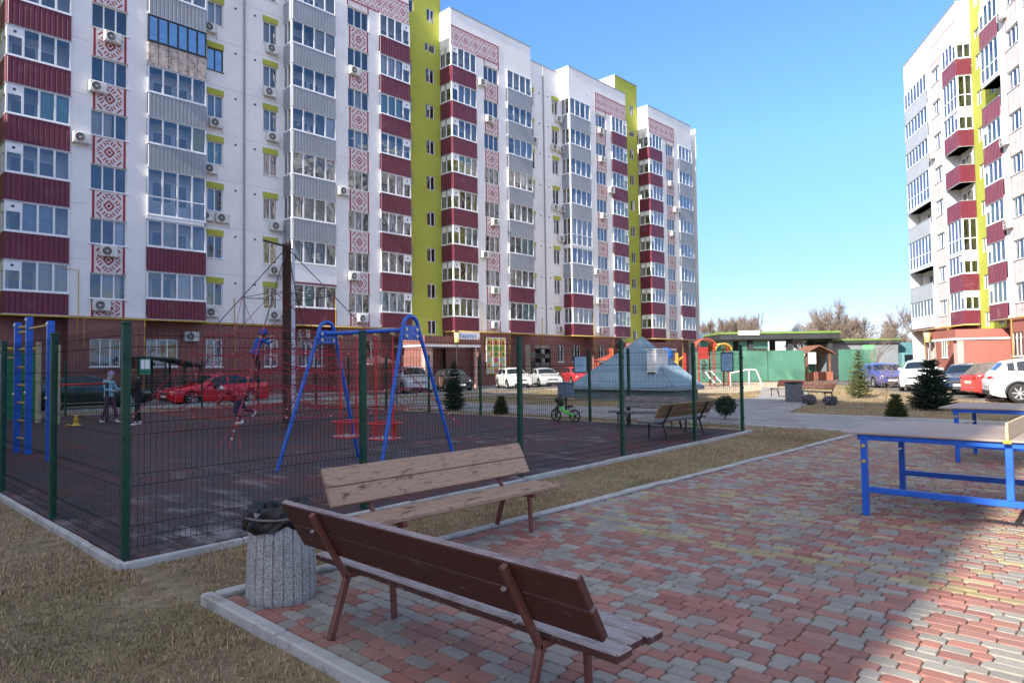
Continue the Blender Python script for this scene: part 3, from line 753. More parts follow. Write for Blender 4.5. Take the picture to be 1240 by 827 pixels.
        c2 = MB(); c2.box((b-.1,-2.5,0),(b+.12,-2.28,3.018),0,.02); Bd(c2, 'column', FLESH, can)
        c2 = MB(); c2.box((a-.8,-2.1,0),(a-.55,.9,3.018),0); Bd(c2, 'side_wall', style.get('base',BASE), can)
        st_ = MB(); st_.box((a-.5,-2.4,0),(b,1.2,.14),0); st_.box((a+.5,-.6,.141),(b,1.2,.3),0); Bd(st_, 'step', PATHC, can)
        d = MB(); d.box((a+1.25,1.44,.3),(a+2.55,1.5,2.28),0); d.box((a+1.45,1.42,1.3),(a+1.8,1.4399,1.8),1); Bd(d, 'door', [M('brown door paint',(.09,.055,.045),.5,.2,3),PVC], root)
    return root
S1 = {('grey',5,):'x','red_below':2, (6.8,'grey',False,5):'stone', (6.8,'grey',False,2):'full', (6.8,'grey',True,1):'white', (34.7,'grey',True,3):'full',(34.8,'grey',True,3):'full',
      ('narrow',5,True):True, (34.8,'grey',True,6):'plain'}
BW = [(10.35,11.75,1.83,3.27),(13.3,14.95,1.8,3.33),(16.5,17.45,1.77,3.38),(20.05,20.95,1.75,3.45),(22.3,24.1,1.75,3.5),(26.3,27.3,1.86,3.5),(48.3,49.2,1.9,3.42),(50.4,51.7,1.9,3.45),(53.3,54.2,1.9,3.4),(46,46.9,1.9,3.4),(66.7,68.1,1.8,3.4),(70,71.6,1.8,3.4)]
left_block = apartment('apartment_building', 'long white apartment block with maroon and grey balconies and lime stair towers behind the playground', [(-21.35,'G'),(6.75,'PRQG'),(34.75,'PRQG'),(62.95,'P')], (0,39,0), 0, False, S1, 5, 2.6, 73.4,
    [(30.7,34.75),(58.7,62.95)], BW)
SALMON = plaster('salmon render', (.34,.13,.105), .25)
RED_SUNLIT = M('sunlit ornament red', (.52,.24,.235), .85, .1, 3)  # ornament red lightened for the sunlit block, sunlight put into the colour
S2 = {'gd':.98, 'ornw':.55, 'base':SALMON, 'orn':RED_SUNLIT, 'red_below':1, 'grey_end':11.7, (0.0,'red',True,6):'full', (0.0,'red',True,4):'open', (0.0,'red',True,3):'open', (0.0,'red',True,2):'full', (0.0,'grey',False,1):'open', (0.0,'grey',False,2):'full', (0.0,'grey',False,3):'open',(0.0,'grey',False,4):'full',(0.0,'grey',False,0):'white',
      (-28.1,'red',False,6):'full', (-28.1,'red',False,5):'open'}
RB0 = (61.807,10.575); RBA = 0.53292471
right_block = apartment('apartment_building', 'sunlit white apartment block with maroon corner balconies at the right edge beyond the parked cars', [(-28.1,'PRQG'),(0,'P')], (RB0[0],RB0[1],0), RBA, True, S2, 9, -28.1, 11.9,
    [(-4.15,0)], [(-8.5,-7.0,1.8,3.4),(-6.4,-4.8,1.7,3.5),(3.7,5.1,1.8,3.3),(6.9,11.2,1.6,3.4),(-12,-10.4,1.8,3.4)])
# ---- air conditioners, each on its own wall
def acs():
    FL = ['first','second','third','fourth','fifth','sixth','seventh','eighth']
    L = []
    for cname, y, lst in [
        ('first ornament column from the left',0,[(11.2,5),(10.55,4),(9.85,3),(11.1,1),(10.8,0)]),
        ('narrow windows beside the first grey balconies',.95,[(16.6,6),(16.96,4),(16.63,3),(16.4,2),(17.35,2),(16.75,0)]),
        ('narrow windows behind the net mast',.95,[(20.47,6),(20.31,5),(20.52,4),(20.74,2),(20.63,1),(20.63,0)]),
        ('ornament column left of first lime tower',0,[(25.9,6),(25.0,3),(25.8,1),(26.45,0)]),
        ('ornament column right of first lime tower',0,[(38.0,7),(38.75,6),(39.27,3),(38.05,2),(39.18,1),(39.13,0)]),
        ('half hidden windows in second recess',.95,[(45.3,6)]),
        ('windows right of second downpipe',.95,[(48.75,7),(48.1,6),(49.1,6),(48.1,4),(49.05,4),(48.86,3),(48.53,0)]),
        ('ornament column left of second lime tower',0,[(54.1,7),(54.2,6),(55.7,5),(54.3,4),(53.1,2),(53.3,1),(53.3,0)]),
        ('last ornament column of the long block',0,[(67.24,6),(68.2,5),(67.4,4)])]:
        for x, k in lst: L.append((x, y, k, cname))
    seen = {}
    for x, y, k, cname in L:
        key = (cname,k); seen[key] = seen.get(key,0)+1
        nb = sum(1 for q in L if q[2] == k and q[3] == cname)
        side = '' if nb == 1 else (', left one' if seen[key] == 1 else ', right one')
        ac_unit(f'white air conditioner, {FL[k]} level, {cname}{side}', (x, 39+y-.0, ZB+PH*k-.52), 0, 'air conditioners on the long block')
    ca, sa = math.cos(RBA), math.sin(RBA)
    for x, k, t in [(-7.7,7,'top'),(-7.4,4,'middle'),(5.2,5,'upper'),(-7.5,2,'lower')]:
        o = ac_unit(f'white air conditioner, {FL[k]} balcony level, ornament column of the sunlit right block', (RB0[0]+ca*x, RB0[1]+sa*x, ZB+PH*k-.5), RBA+math.pi, 'air conditioners on the right block')
    for x, z, t in [(10.0+5.6,3.5,'beside the barred window at the left'),(22.6,3.85,'above the window behind the swing')]:
        ac_unit(f'white air conditioner on the maroon ground floor wall {t}', (x, 39+.93, z), 0, 'air conditioners on the long block')
acs()
# ---- wing that stands behind the standpoint and shades the yard
mb = MB(); H = 29.4
wall(mb, .15, 62, 0, H, 0, [(x,x+1.5,ZB+PH*k,ZB+PH*k+1.4) for x in np.arange(2,60,3.6) for k in range(8)], 0, .2)
mb.quad((.15,12,0),(.15,0,0),(.15,0,H),(.15,12,H)); mb.quad((62,0,0),(62,12,0),(62,12,H),(62,0,H)); mb.quad((.15,12,0),(62,12,0),(62,12,H),(.15,12,H)); mb.quad((.15,0,H),(62,0,H),(62,12,H),(.15,12,H)); mb.quad((.3,.5,0),(61,.5,0),(61,.5,H),(.3,.5,H),1); mb.box((14.6,.6,H-.5),(22.2,7,32.4),0)
o = thing('apartment_building', 'white apartment wing standing behind the viewpoint and shading the yard', 'apartment building', (-20.9,0,0), rad(90))
mb.build('wall', [WHITE,ROOM], o)
# ------------------------------------------------------------------ benches, bin, tables
def wood(name, base, worn, lo, hi, grain=.5, topwear=0.0):
    m, nt, b = new_mat(name)
    v = objco(nt, (1.3,14,14)); v2 = objco(nt, (2.2,5,5))
    g = noise(nt, 6, 7, .75, v); wmask = noise(nt, 2.3, 6, .72, v2)
    c0 = ramp(nt, g, [(.3,tuple(k*.55 for k in base)),(.6,base),(.8,tuple(min(1,k*1.35) for k in base))])
    c1 = ramp(nt, g, [(.3,tuple(k*.45 for k in worn)),(.5,worn),(.8,tuple(min(1,k*1.2) for k in worn))])
    f = ramp(nt, wmask, [(lo,(0,0,0)),(hi,(1,1,1))])
    if topwear:      # rain and sitters have worn the varnish off the faces that look up
        tc = nt.nodes.new('ShaderNodeNewGeometry'); sp = nt.nodes.new('ShaderNodeSeparateXYZ'); nt.links.new(tc.outputs['Normal'], sp.inputs[0])
        mu = nd(nt,'ShaderNodeMath',operation='MULTIPLY'); nt.links.new(ramp(nt, sp.outputs[2], [(.55,(0,0,0)),(.75,(1,1,1))]), mu.inputs[0]); nt.links.new(ramp(nt, wmask, [(.2,(0,0,0)),(.5,(topwear,)*3)]), mu.inputs[1])
        mxn = nd(nt,'ShaderNodeMath',operation='MAXIMUM'); nt.links.new(f, mxn.inputs[0]); nt.links.new(mu.outputs[0], mxn.inputs[1]); f = mxn.outputs[0]
    c = mixc(nt, f, c0, c1)
    nt.links.new(c, b.inputs['Base Color']); b.inputs['Roughness'].default_value = .62; b.inputs['Specular IOR Level'].default_value = .4
    bump(nt, b, g, grain, .006); return m
W_DARK = wood('dark brown varnished plank', (.078,.023,.017), (.3,.25,.25), .62, .74, .6, .95)
W_SEAT = wood('weathered brown seat plank', (.075,.03,.025), (.34,.30,.29), .56, .7, .7, 1.0)
W_PALE = wood('bleached plank with paint remains', (.12,.05,.035), (.37,.245,.165), .33, .46, .7)
W_BROWN = wood('ochre brown plank', (.26,.16,.075), (.36,.28,.18), .5, .75)
W_GREY = wood('greyed plank', (.13,.12,.115), (.22,.21,.2), .45, .7)
STEELR = M('red brown painted steel', (.13,.045,.035), .5, .18, 9, dirt=((.2,.09,.05),7,.6)); STEELK = M('dark painted steel', (.035,.03,.03), .5, .2, 8)
BOLT = M('zinc bolt', (.5,.48,.44), .35, .15, 20, metal=.8)
def bench(label, loc, rotz, wback, wseat, steel, L=2.34, group=None, thick=.042, zs=.41, xl=.775):
    t = thing('park_bench', label, 'bench', loc, rotz, group)
    for s in (-1,1):
        x = s*xl; mb = MB()
        mb.bar((x,-.14,0),(x,-.02,zs-.05),.034,.045,0,up=(0,1,0),c=.006); mb.bar((x,-.025,zs-.075),(x,-.262,.755),.034,.036,0,up=(0,1,0),c=.006)
        mb.bar((x,.325,0),(x,.305,zs-.055),.034,.036,0,up=(0,1,0),c=.006); mb.bar((x,-.03,zs-.0585),(x,.39,zs-.0585),.045,.034,0,c=.006)
        l = mb.build('leg', steel, t)
        for (yy,zz) in ((-.225,.655),(-.155,.5)):
            bo = MB(); bo.lathe([(.012,-.03),(.009,-.044)],8,0,c=(x,yy,zz),axis='y'); bo.build('bolt', BOLT, l)
    d = Vector((0,-.237,.42)).normalized()
    for i, z in enumerate((.537,.684)):
        mb = MB(); c = Vector((0,-.025,zs-.075))+d*((z-(zs-.075))/d.z); n = Vector((0,d.z,-d.y))
        c = c+n*(.0195+thick/2)
        wob = (random.random()-.5)*.03
        mb.bar(c+Vector((-L/2+wob,0,0)), c+Vector((L/2+wob,0,0)), thick, .163, 0, up=d, c=.006)
        mb.build('back_plank', wback, t)
    for i, y in enumerate((.05,.176,.302)):
        mb = MB(); wob = (random.random()-.5)*.05
        mb.bar((-L/2+wob,y,zs-.02),(L/2+wob,y,zs-.02),.117,.042,0,c=.008); mb.build('seat_plank', wseat, t)
    return t
bench('dark brown plank bench seen from behind, nearest on the brick paving', (2.36,2.83,0), rad(-90), W_DARK, W_SEAT, STEELR)
bench('bleached wooden bench with peeling paint beside the playground fence', (4.16,4.77,0), rad(180), W_PALE, W_PALE, STEELR, L=2.36)
bench('ochre plank bench inside the playground fence facing the swings', (13.35,7.6,0), 0, W_BROWN, W_GREY, STEELK, L=2.3)
bench('greyed plank bench against the far playground fence', (14.95,9.35,0), rad(90), W_GREY, W_GREY, STEELK, L=2.1)
bench('dark bench by the grey litter box on the far path, nearer of two', (*cw(12.55,28.3)[:2],0), SITE-rad(90)+math.atan2(-.35,-.93)-rad(90), wood('far bench plank',(.11,.05,.035),(.2,.13,.1),.5,.7), W_GREY, STEELK, L=1.7)
bench('dark bench half hidden behind the grey litter box on the far path', (*cw(12.75,31.6)[:2],0), SITE-rad(90)+math.atan2(-.35,-.93)-rad(90), W_DARK, W_GREY, STEELK, L=1.7)
# litter bin with a bag
t = thing('litter_bin', 'fluted concrete litter bin beside the dark bench', 'litter bin', (2.40,4.53,0))
m, nt, b = new_mat('exposed aggregate concrete'); v = objco(nt)
vo = nd(nt,'ShaderNodeTexVoronoi',Scale=150); nt.links.new(v, vo.inputs['Vector'])
c = mixc(nt, .75, (.37,.375,.36), ramp(nt, vo.outputs['Color'], [(.15,(.12,.125,.13)),(.5,(.36,.37,.37)),(.9,(.6,.61,.6))]))
c = mixc(nt, ramp(nt, noise(nt,5,5,.7,v),[(.5,(0,0,0)),(.75,(.5,.5,.5))]), c, (.13,.12,.1))
nt.links.new(c, b.inputs['Base Color']); b.inputs['Roughness'].default_value=.9; bump(nt, b, vo.outputs['Distance'], .8, .01)
AGG = m
mb = MB(); n = 22; H = .62
ring = []
prof = [(0,.225),(.03,.235),(.06,.237),(.3,.23),(.5,.217),(.62,.208)]
for z, r in prof:
    pts = []
    for k in range(n):
        a0 = 2*math.pi*k/n
        for dt, rr in ((0.0,.955),(.07,.957),(.13,1.0),(.9,1.0),(.96,.957)):
            a = a0+2*math.pi/n*dt; pts.append((r*rr*math.cos(a), r*rr*math.sin(a), z))
    ring.append(pts)
N = len(ring[0]); vv = [p for q in ring for p in q]
mb.add(vv, [(i*N+k, i*N+(k+1)%N, (i+1)*N+(k+1)%N, (i+1)*N+k) for i in range(len(prof)-1) for k in range(N)])
mb.add(ring[0],[tuple(range(N))[::-1]]); mb.lathe([(.2,.62),(.185,.622),(.185,.2),(.0,.19)],32,0,caps=False)
mb.build('bin_body', AGG, t)
BAG = M('black polythene', (.006,.006,.007), .38, .2, 20, spec=.35, bmp=.5, bscale=35)
mb = MB(); rs = random.Random(4); n = 64; rows = []
pr = [(.5,.227),(.515,.236),(.54,.237),(.565,.23),(.58,.226),(.6,.225),(.625,.215),(.645,.203),(.655,.188),(.65,.165),(.64,.145),(.5,.13)]
ph = [rs.random()*6 for _ in range(8)]
for j, (z, r) in enumerate(pr):
    row = []
    for k in range(n):
        a = 2*math.pi*k/n
        q = .010*math.sin(5*a+ph[0]+j*.9)+.008*math.sin(11*a+ph[1]-j*1.3)+.006*math.sin(19*a+ph[2]+j*2)
        zz = z+.02*math.sin(3*a+ph[3])*(1 if j in (0,1) else .5)+.008*math.sin(9*a+ph[4])
        row.append(((r+q)*math.cos(a),(r+q)*math.sin(a),zz))
    rows.append(row)
mb.add([p for q in rows for p in q], [(j*n+k, j*n+(k+1)%n, (j+1)*n+(k+1)%n, (j+1)*n+k) for j in range(len(pr)-1) for k in range(n)], 0, True)
for (a, z, r) in ((2.2,.56,.042),(2.32,.53,.035),(2.4,.5,.028),(2.12,.52,.026)): mb.ball((.245*math.cos(a),.245*math.sin(a),z), r, 0, 9, (1,.8,1.1))
mb.ball((.02,.03,.585),.12,0,12,(1,1,.3))
o = mb.build('rubbish_bag', BAG); o.location = (2.40,4.53,0); tag(o, 'black rubbish bag lining the concrete bin and folded over its rim', 'rubbish bag')
mb = MB(); mb.tube([(.232*math.cos(a),.232*math.sin(a),.583) for a in [2*math.pi*k/40 for k in range(40)]],.011,5,0,closed=True)
mb.build('band', M('worn grey strap',(.12,.10,.095),.6), o)
# table tennis tables
BLUE = M('bright blue steel paint', (.012,.10,.50), .42, .14, 6, spec=.5, dirt=((.10,.075,.07),11,.63)); TOPB = M('worn table board', (.30,.235,.205), .6, .12, 1.5, bmp=.1, bscale=60, dirt=((.42,.34,.28),1.2,.55))
def pingpong(label, loc, group):
    t = thing('table_tennis_table', label, 'table', loc, 0, group); h = .86
    mb = MB(); mb.box((-.86,-1.47,h-.022),(.86,-.003,h),0,.004); mb.box((-.86,.003,h-.022),(.86,1.47,h),0,.004); mb.build('table_top', TOPB, t)
    x0, x1 = -.8, .62
    for x in (x0,x1):
        for y in (1.24,0.0,-1.24):
            mb = MB(); z0 = 0 if y else .3
            mb.box((x-.03,y-.03,z0),(x+.03,y+.03,h-.08),0,.004); l = mb.build('leg', BLUE, t)
            if y:
                for z in (h-.14,h-.3): b2 = MB(); b2.lathe([(.02,-.038 if x < 0 else .038),(.014,-.046 if x < 0 else .046)],8,0,c=(x,y,z),axis='x'); b2.build('bolt', YEL, l)
        mb = MB(); mb.box((x-.028,-1.21,.24),(x+.028,1.21,.299),0,.004); mb.build('lower_rail', BLUE, t)
        mb = MB(); mb.box((x-.025,-1.3,h-.079),(x+.025,1.3,h-.024),0,.004); mb.build('apron_rail', BLUE, t)
    for y in (1.24,-1.24):
        mb = MB(); mb.tube([(x0+.03,y,h-.3),(x1-.03,y,h-.3)],.014,8); mb.build('crossbar', M('pale crossbar paint',(.55,.55,.6),.4), t)
        mb = MB(); mb.box((x0+.03,y-.02,h-.075),(x1-.03,y+.02,h-.026),0); mb.build('apron_rail', BLUE, t)
    mb = MB(); mb.box((-.9,-.0028+.003-.012,h+.003),(.9,.012,h+.16),0,.003); nt_ = mb.build('net_board', wood('pale plywood',(.58,.45,.27),(.5,.38,.22),.5,.8,.2), t)
    mb = MB()
    for s in (-1,1): mb.box((s*.9-.03 if s > 0 else -.9-.0, -.03, h-.03),(s*.9 if s > 0 else -.9+.03,.03,h+.0025),0)
    mb.build('bracket', YEL, nt_)
    return t
g_ = 'table tennis tables on the brick paving'
pingpong('blue steel table tennis table with wooden net board, nearer to the benches', (8.55,1.03,0), g_)
pingpong('blue steel table tennis table further off, next to the dark spruce', (13.38,1.09,0), g_)
# ------------------------------------------------------------------ fence and playground
FG = M('dark green powder coat', (.010,.05,.03), .5, .15, 8, spec=.3); FGW = M('dark green fence wire', (.004,.016,.011), .8, .1, 8, spec=.05)
def fence_panel_mesh(L, H=1.93):
    mb = MB(); n = max(2, int(L/.05)); z0 = .07
    folds = [.22,.66,1.1,1.54,1.86]
    def path(x):
        p = [(x,0,z0)]
        for f in folds: p += [(x,0,f-.05),(x,-.03,f),(x,0,f+.05)]
        return p+[(x,0,H+.05)]
    for i in range(n+1): mb.tube(path(L*i/n), .0021, 3, 0, caps=False, smooth=False)
    for f in folds:
        for dz in (-.05,.05): mb.tube([(0,.004,f+dz),(L,.004,f+dz)],.0028,3,0,caps=False,smooth=False)
    mb.tube([(0,.004,z0+.02),(L,.004,z0+.02)],.0028,3,0,caps=False,smooth=False)
    return mb.mesh('mesh_panel', FGW)
POSTM = None
def fence(label, pts, last=True, first=True):
    global POSTM
    t = thing('mesh_fence', label, 'fence', (pts[0][0],pts[0][1],0))
    if POSTM is None:
        p = MB(); p.box((-.032,-.032,-.1),(.032,.032,2.0),0,.004); p.box((-.036,-.036,2.0),(.036,.036,2.025),0,.006)
        for z in (.3,1.0,1.7): p.box((-.02,-.046,z),(.02,-.0325,z+.05),0)
        POSTM = p.mesh('post', FG)
    for i, q in enumerate(pts):
        if (i == 0 and not first) or (i == len(pts)-1 and not last): continue
        use_mesh('post', POSTM, t, (q[0]-pts[0][0], q[1]-pts[0][1], 0))
    for a, b in zip(pts[:-1], pts[1:]):
        d = Vector((b[0]-a[0], b[1]-a[1], 0)); o = use_mesh('mesh_panel', fence_panel_mesh(d.length-.1), t, (a[0]-pts[0][0]+d.x/d.length*.05, a[1]-pts[0][1]+d.y/d.length*.05, 0))
        o.rotation_euler = (0,0,math.atan2(d.y,d.x))
    return t
fl = lambda u: (u, 6.43+.054*(u-1.98))
fence('dark green mesh fence along the front of the playground, behind the bleached bench', [fl(u) for u in (1.98,4.47,7.25,10.05,12.9,15.42)])
fence('dark green mesh fence along the left side of the playground', [(1.98,6.43),(1.98,8.75),(1.98,11.3),(1.98,13.8),(1.98,16.3),(1.98,18.8),(1.98,21.3),(1.98,23.8),(1.98,26.2),(1.98,28.45)], first=False)
fence('dark green mesh fence at the far side of the playground, behind the balance bike', [(15.42,7.16),(15.4,10.3),(15.4,11.6),(15.4,14.2),(15.4,16.0),(15.4,18.6),(15.4,21.1),(15.4,23.6),(15.4,26.1),(15.4,28.45)], first=False)
fence('dark green mesh fence at the back of the playground, before the red saloon', [(1.98,28.45),(4.4,28.45),(6.8,28.45),(9.2,28.45),(11.6,28.45),(14.0,28.45),(15.4,28.45)], first=False, last=False)
SIGNB = M('pale blue notice sheet', (.33,.52,.66), .5, .08, 3)
def notice(label, loc, w_, h_):
    t = thing('notice_board', label, 'notice board', loc, rad(-90)); mb = MB(); mb.box((-w_/2,-.012,-h_/2),(w_/2,.0,h_/2),0,.003); mb.build('board', SIGNB, t)
    mb = MB()
    for a, b in (((-w_/2,-h_/2),(w_/2,-h_/2)),((w_/2,-h_/2),(w_/2,h_/2)),((w_/2,h_/2),(-w_/2,h_/2)),((-w_/2,h_/2),(-w_/2,-h_/2))): mb.bar((a[0],-.014,a[1]),(b[0],-.014,b[1]),.02,.02)
    mb.build('frame', M('black sign frame',(.03,.035,.04),.5), t)
    mb = MB(); rs = random.Random(3)
    for i in range(7): mb.box((-w_*.36,-.0145,h_*(.34-i*.1)),(w_*rs.uniform(.1,.38),-.0125,h_*(.34-i*.1)+.012),0)
    mb.build('printed_lines', M('dark blue print',(.08,.17,.33),.6), t)
notice('framed pale blue notice on the fence corner beside the round bush', (15.36,7.47,1.63), .30, .44)
notice('pale blue notice on the far fence beside the sloping blue roof', (15.35,11.85,1.62), .44, .46)
# swing
SW = M('blue swing paint', (.018,.10,.46), .4, .14, 7, dirt=((.25,.33,.5),14,.66)); SR = M('red swing paint', (.48,.022,.025), .4, .16, 8)
a0, a1 = Vector(cw(-3.08,11.35)), Vector(cw(-1.53,10.32)); mid = (a0+a1)/2; dv = a1-a0; hl = dv.length/2
t = thing('swing_set', 'blue tubular swing set with two red basket seats', 'swing', (mid.x,mid.y,0), math.atan2(dv.y,dv.x))
zt = 2.37
for s in (-1,1):
    mb = MB(); x = s*hl; P = []
    P.append((x+s*.17,-.86,0.01)); P.append((x+.0,-.17,zt-.17))
    for i in range(1,8):
        a = math.pi*i/8; P.append((x,-.165*math.cos(a),zt-.165+.165*math.sin(a)))
    P += [(x,.17,zt-.17),(x+s*.17,.86,.01)]
    mb.tube(P,.031,10); mb.build('frame_leg', SW, t)
    mb = MB(); mb.box((x-.012,-.19,zt-.36),(x+.012,.19,zt-.14),0,.004); g_ = mb.build('gusset_plate', SW, t)
    BC = M('cream bolt cap',(.6,.56,.45),.4)
    for yy in (-.12,.12):
        for zz in (zt-.2,zt-.3): mb = MB(); mb.lathe([(.026,-.034),(.02,-.013),(.02,.013),(.026,.034)],10,0,c=(x,yy,zz),axis='x'); mb.build('bolt', BC, g_)
mb = MB(); mb.tube([(-hl,0,zt-.2),(hl,0,zt-.2)],.034,12); mb.build('crossbar', SW, t)
for xs in ((-.6,-.24),(.2,.56)):
    cx = sum(xs)/2; mb = MB()
    for x in xs:
        mb.tube([(x,0,zt-.23),(x,.0,.5)],.017,8,0); mb.lathe([(.03,-.03),(.03,.03)],10,1,c=(x,0,zt-.255),axis='x')
    st = mb.build('swing_seat', [SR,M('brass swing bearing',(.4,.28,.12),.4)], t)
    mb = MB(); hw, hd = .225, .2
    def loop(z, hw, hd, r=.09):
        P = []
        for (sx,sy,a0_) in ((1,1,0),(-1,1,90),(-1,-1,180),(1,-1,270)):
            for k in range(5):
                a = rad(a0_+k*22.5); P.append((cx+sx*(hw-r)+r*math.cos(a), sy*(hd-r)+r*math.sin(a), z))
        return P
    mb.tube(loop(.74,hw,hd),.014,8,0,closed=True); mb.tube(loop(.5,hw-.02,hd-.01),.014,8,0,closed=True)
    for k in range(10):
        a = 2*math.pi*k/10; mb.tube([(cx+hw*.95*math.cos(a)*.98, hd*.95*math.sin(a)*.98,.74),(cx+(hw-.02)*.95*math.cos(a)*.98,(hd-.01)*.95*math.sin(a)*.98,.5)],.009,6)
    mb.build('basket', SR, st)
    mb = MB(); mb.box((cx-.2,-.16,.5),(cx+.2,.16,.52),0,.01); mb.build('seat_board', M('grey seat board',(.3,.28,.28),.6), st)
# rope pyramid
t = thing('climbing_net', 'red rope climbing pyramid on a tall brown mast', 'climbing net', (9.2,17.05,0))
MASTM = M('brown mast paint',(.075,.04,.033),.5,.2,3)
mb = MB(); mb.lathe([(.115,0),(.115,4.9),(.125,4.905),(.125,4.99),(.09,5.0)],16); mb.build('mast', MASTM, t)
ROPE = M('red rope',(.40,.03,.05),.75,.25,20,dirt=((.16,.05,.06),9,.56)); ROPED = M('dark grey rope',(.06,.055,.058),.75,.25,20); CONN = M('silver rope clamp',(.55,.5,.47),.4,.15,20,metal=.5)
anch = [Vector((-3.15,-3.5,0)),Vector((3.1,-3.5,0)),Vector((3.2,3.6,0)),Vector((-2.9,3.7,0))]
apex = Vector((0,0,4.88)); up = MB(); lo = MB(); cn = MB(); rs = random.Random(5)
def sag(a, b, s, n=5): return [a.lerp(b,i/n)-Vector((0,0,s*4*(i/n)*(1-i/n))) for i in range(n+1)]
def pt(i, tt): return apex.lerp(anch[i%4], tt)
for i in range(4):
    up.tube([pt(i,.02),pt(i,.45)],.0125,5); lo.tube([pt(i,.45),pt(i,1)],.0125,5)
levels = [.27,.47,.58,.68,.78,.88]
def nodes(i, li):
    tt = levels[li]; k = [1,2,3,3,4,5][li]; a, b = pt(i,tt), pt(i+1,tt)
    dip = (a+b)/2; return [a.lerp(b,j/k)-Vector((0,0,.18*4*(j/k)*(1-j/k)*(.5 if li else .35))) for j in range(k+1)]
for li in range(len(levels)):
    mbx = up if li == 0 else lo
    for i in range(4):
        nn = nodes(i, li)
        for a, b in zip(nn[:-1],nn[1:]): mbx.tube(sag(a,b,.02,3),.0075,4)
        for p in nn: cn.ball(p,.02,0,6)
        if li:
            pv = nodes(i, li-1)
            for p in nn:
                q = min(pv, key=lambda r_: (r_-p).length); lo.tube([p,q],.0075,4)
            for p in pv:
                q = sorted(nn, key=lambda r_: (r_-p).length)
                for r_ in q[:2]: lo.tube([p,r_],.0075,4)
        zc = Vector((0,0,nn[0].z+.12))
        for p in (nn if li > 1 else nn[:1]): 
            (up if li == 0 else lo).tube(sag(p, zc+Vector((.11*(1 if p.x>0 else -1),0,0)), .1, 4),.0075,4)
        if li >= 2:
            for f in (.5,):
                ring = [p.lerp(zc,f) for p in nn]
                for a, b in zip(ring[:-1],ring[1:]): lo.tube([a,b],.0075,4)
                for p in ring: cn.ball(p,.018,0,6)
                if li+1 < len(levels):
                    n2 = nodes(i, li+1); z2 = Vector((0,0,n2[0].z+.12))
                    for p in ring:
                        q = min([r_.lerp(z2,f) for r_ in n2], key=lambda r_: (r_-p).length); lo.tube([p,q],.0075,4)
for i in range(4):
    for s_ in (.12,-.12):
        a = pt(i,.88); d = (anch[(i+1)%4]-anch[i-1]).normalized(); lo.tube([a, anch[i]+d*s_*2],.0075,4)
    for q in (.9,.93,.96): cn.ball(pt(i,q),.028,0,6)
up.build('upper_rope', ROPED, t); lo.build('net_rope', ROPE, t); cn.build('rope_clamp', CONN, t)
# street lamp just behind the mast
p = Vector(cw(-7.05,22.0)); t = thing('street_lamp', 'grey street lamp with a flat black head behind the brown mast', 'street lamp', (p.x,p.y,0))
mb = MB(); mb.lathe([(.075,0),(.07,1),(.05,5.5)],12); mb.build('pole', M('pale grey lamp paint',(.45,.5,.58),.45), t)
d = (-RGT+FWD*.15).normalized(); mb = MB(); mb.bar(Vector((0,0,5.45)), d*.35+Vector((0,0,5.62)),.05,.05); a = d*.25+Vector((0,0,5.57)); mb.bar(a, a+d*.75+Vector((0,0,.22)),.22,.06,c=.02); mb.build('lamp_head', M('black lamp head',(.02,.02,.022),.5), t)
# blue ladder frame
t = thing('climbing_ladder', 'blue square post ladder frame with yellow rungs at the left edge', 'climbing frame', (3.2,15.5,0))
PP = [(3.03,17.3,1.98),(3.13,16.6,2.6),(3.2,16.0,2.68),(3.22,14.5,2.52)]
for x, y, h in PP:
    mb = MB(); mb.box((-.055,-.055,0),(.055,.055,h),0,.006); o = mb.build('post', BLUE, t, (x-3.2,y-15.5,0)); mb = MB()
    mb.ball((-.06,-.03,h-.06),.03,0,8); mb.ball((-.06,-.03,h*.45),.03,0,8); mb.build('bolt_cap', M('pale bolt cap',(.6,.58,.5),.4), o)
def rung(i, j, z): 
    mb = MB(); a, b = PP[i], PP[j]; mb.tube([(a[0]-3.2,a[1]-15.5,z),(b[0]-3.2,b[1]-15.5,z)],.02,8); mb.build('rung', YEL, t)
for k in range(7): rung(1,2,.3+k*.35)
rung(2,3,2.45); rung(0,1,1.9); rung(1,2,2.5)
# green climbing board
a = Vector(cw(-17.6,21.3)); b = Vector(cw(-14.98,21.6)); d = b-a
t = thing('climbing_wall', 'green climbing board with dark slots between pale posts', 'climbing wall', (a.x,a.y,0), math.atan2(d.y,d.x)); L = d.length
mb = MB(); mb.box((0,-.02,.15),(L-.08,.02,2.2),0,.005); bo = mb.build('board', M('green board paint',(.015,.19,.06),.5,.15,2), t)
mb = MB()
for i in range(4):
    for j in range(6): mb.box((L-.55-i*.7,-.027,.3+j*.33),(L-.28-i*.7,-.0205,.345+j*.33),0)
mb.build('hand_slot', ACD, bo)
for x in (0, L):
    mb = MB(); mb.box((x-.06,-.06,0),(x+.06,.06,2.55),0,.008); mb.build('post', M('pale timber post',(.5,.42,.26),.6,.2,3), t)
mb = MB(); mb.tube([(0,-.01,2.33),(L,-.01,2.33)],.06,8); mb.build('top_rail', YEL, t)
a = Vector(cw(-13.75,20.7)); b = Vector(cw(-12.45,21.0)); d = b-a
t = thing('balance_bar', 'red horizontal bar on a pale post beside the green climbing board', 'exercise bar', (a.x,a.y,0), math.atan2(d.y,d.x))
mb = MB(); mb.box((-.05,-.05,0),(.05,.05,2.42),0,.008); mb.build('post', M('pale timber post',(.5,.42,.26),.6,.2,3), t)
mb = MB(); mb.box((d.length-.04,-.04,0),(d.length+.04,.04,1.25),0,.008); mb.build('post', STEELK, t)
mb = MB(); mb.tube([(0,0,1.2),(d.length,0,1.23)],.035,8); mb.build('bar', SR, t)
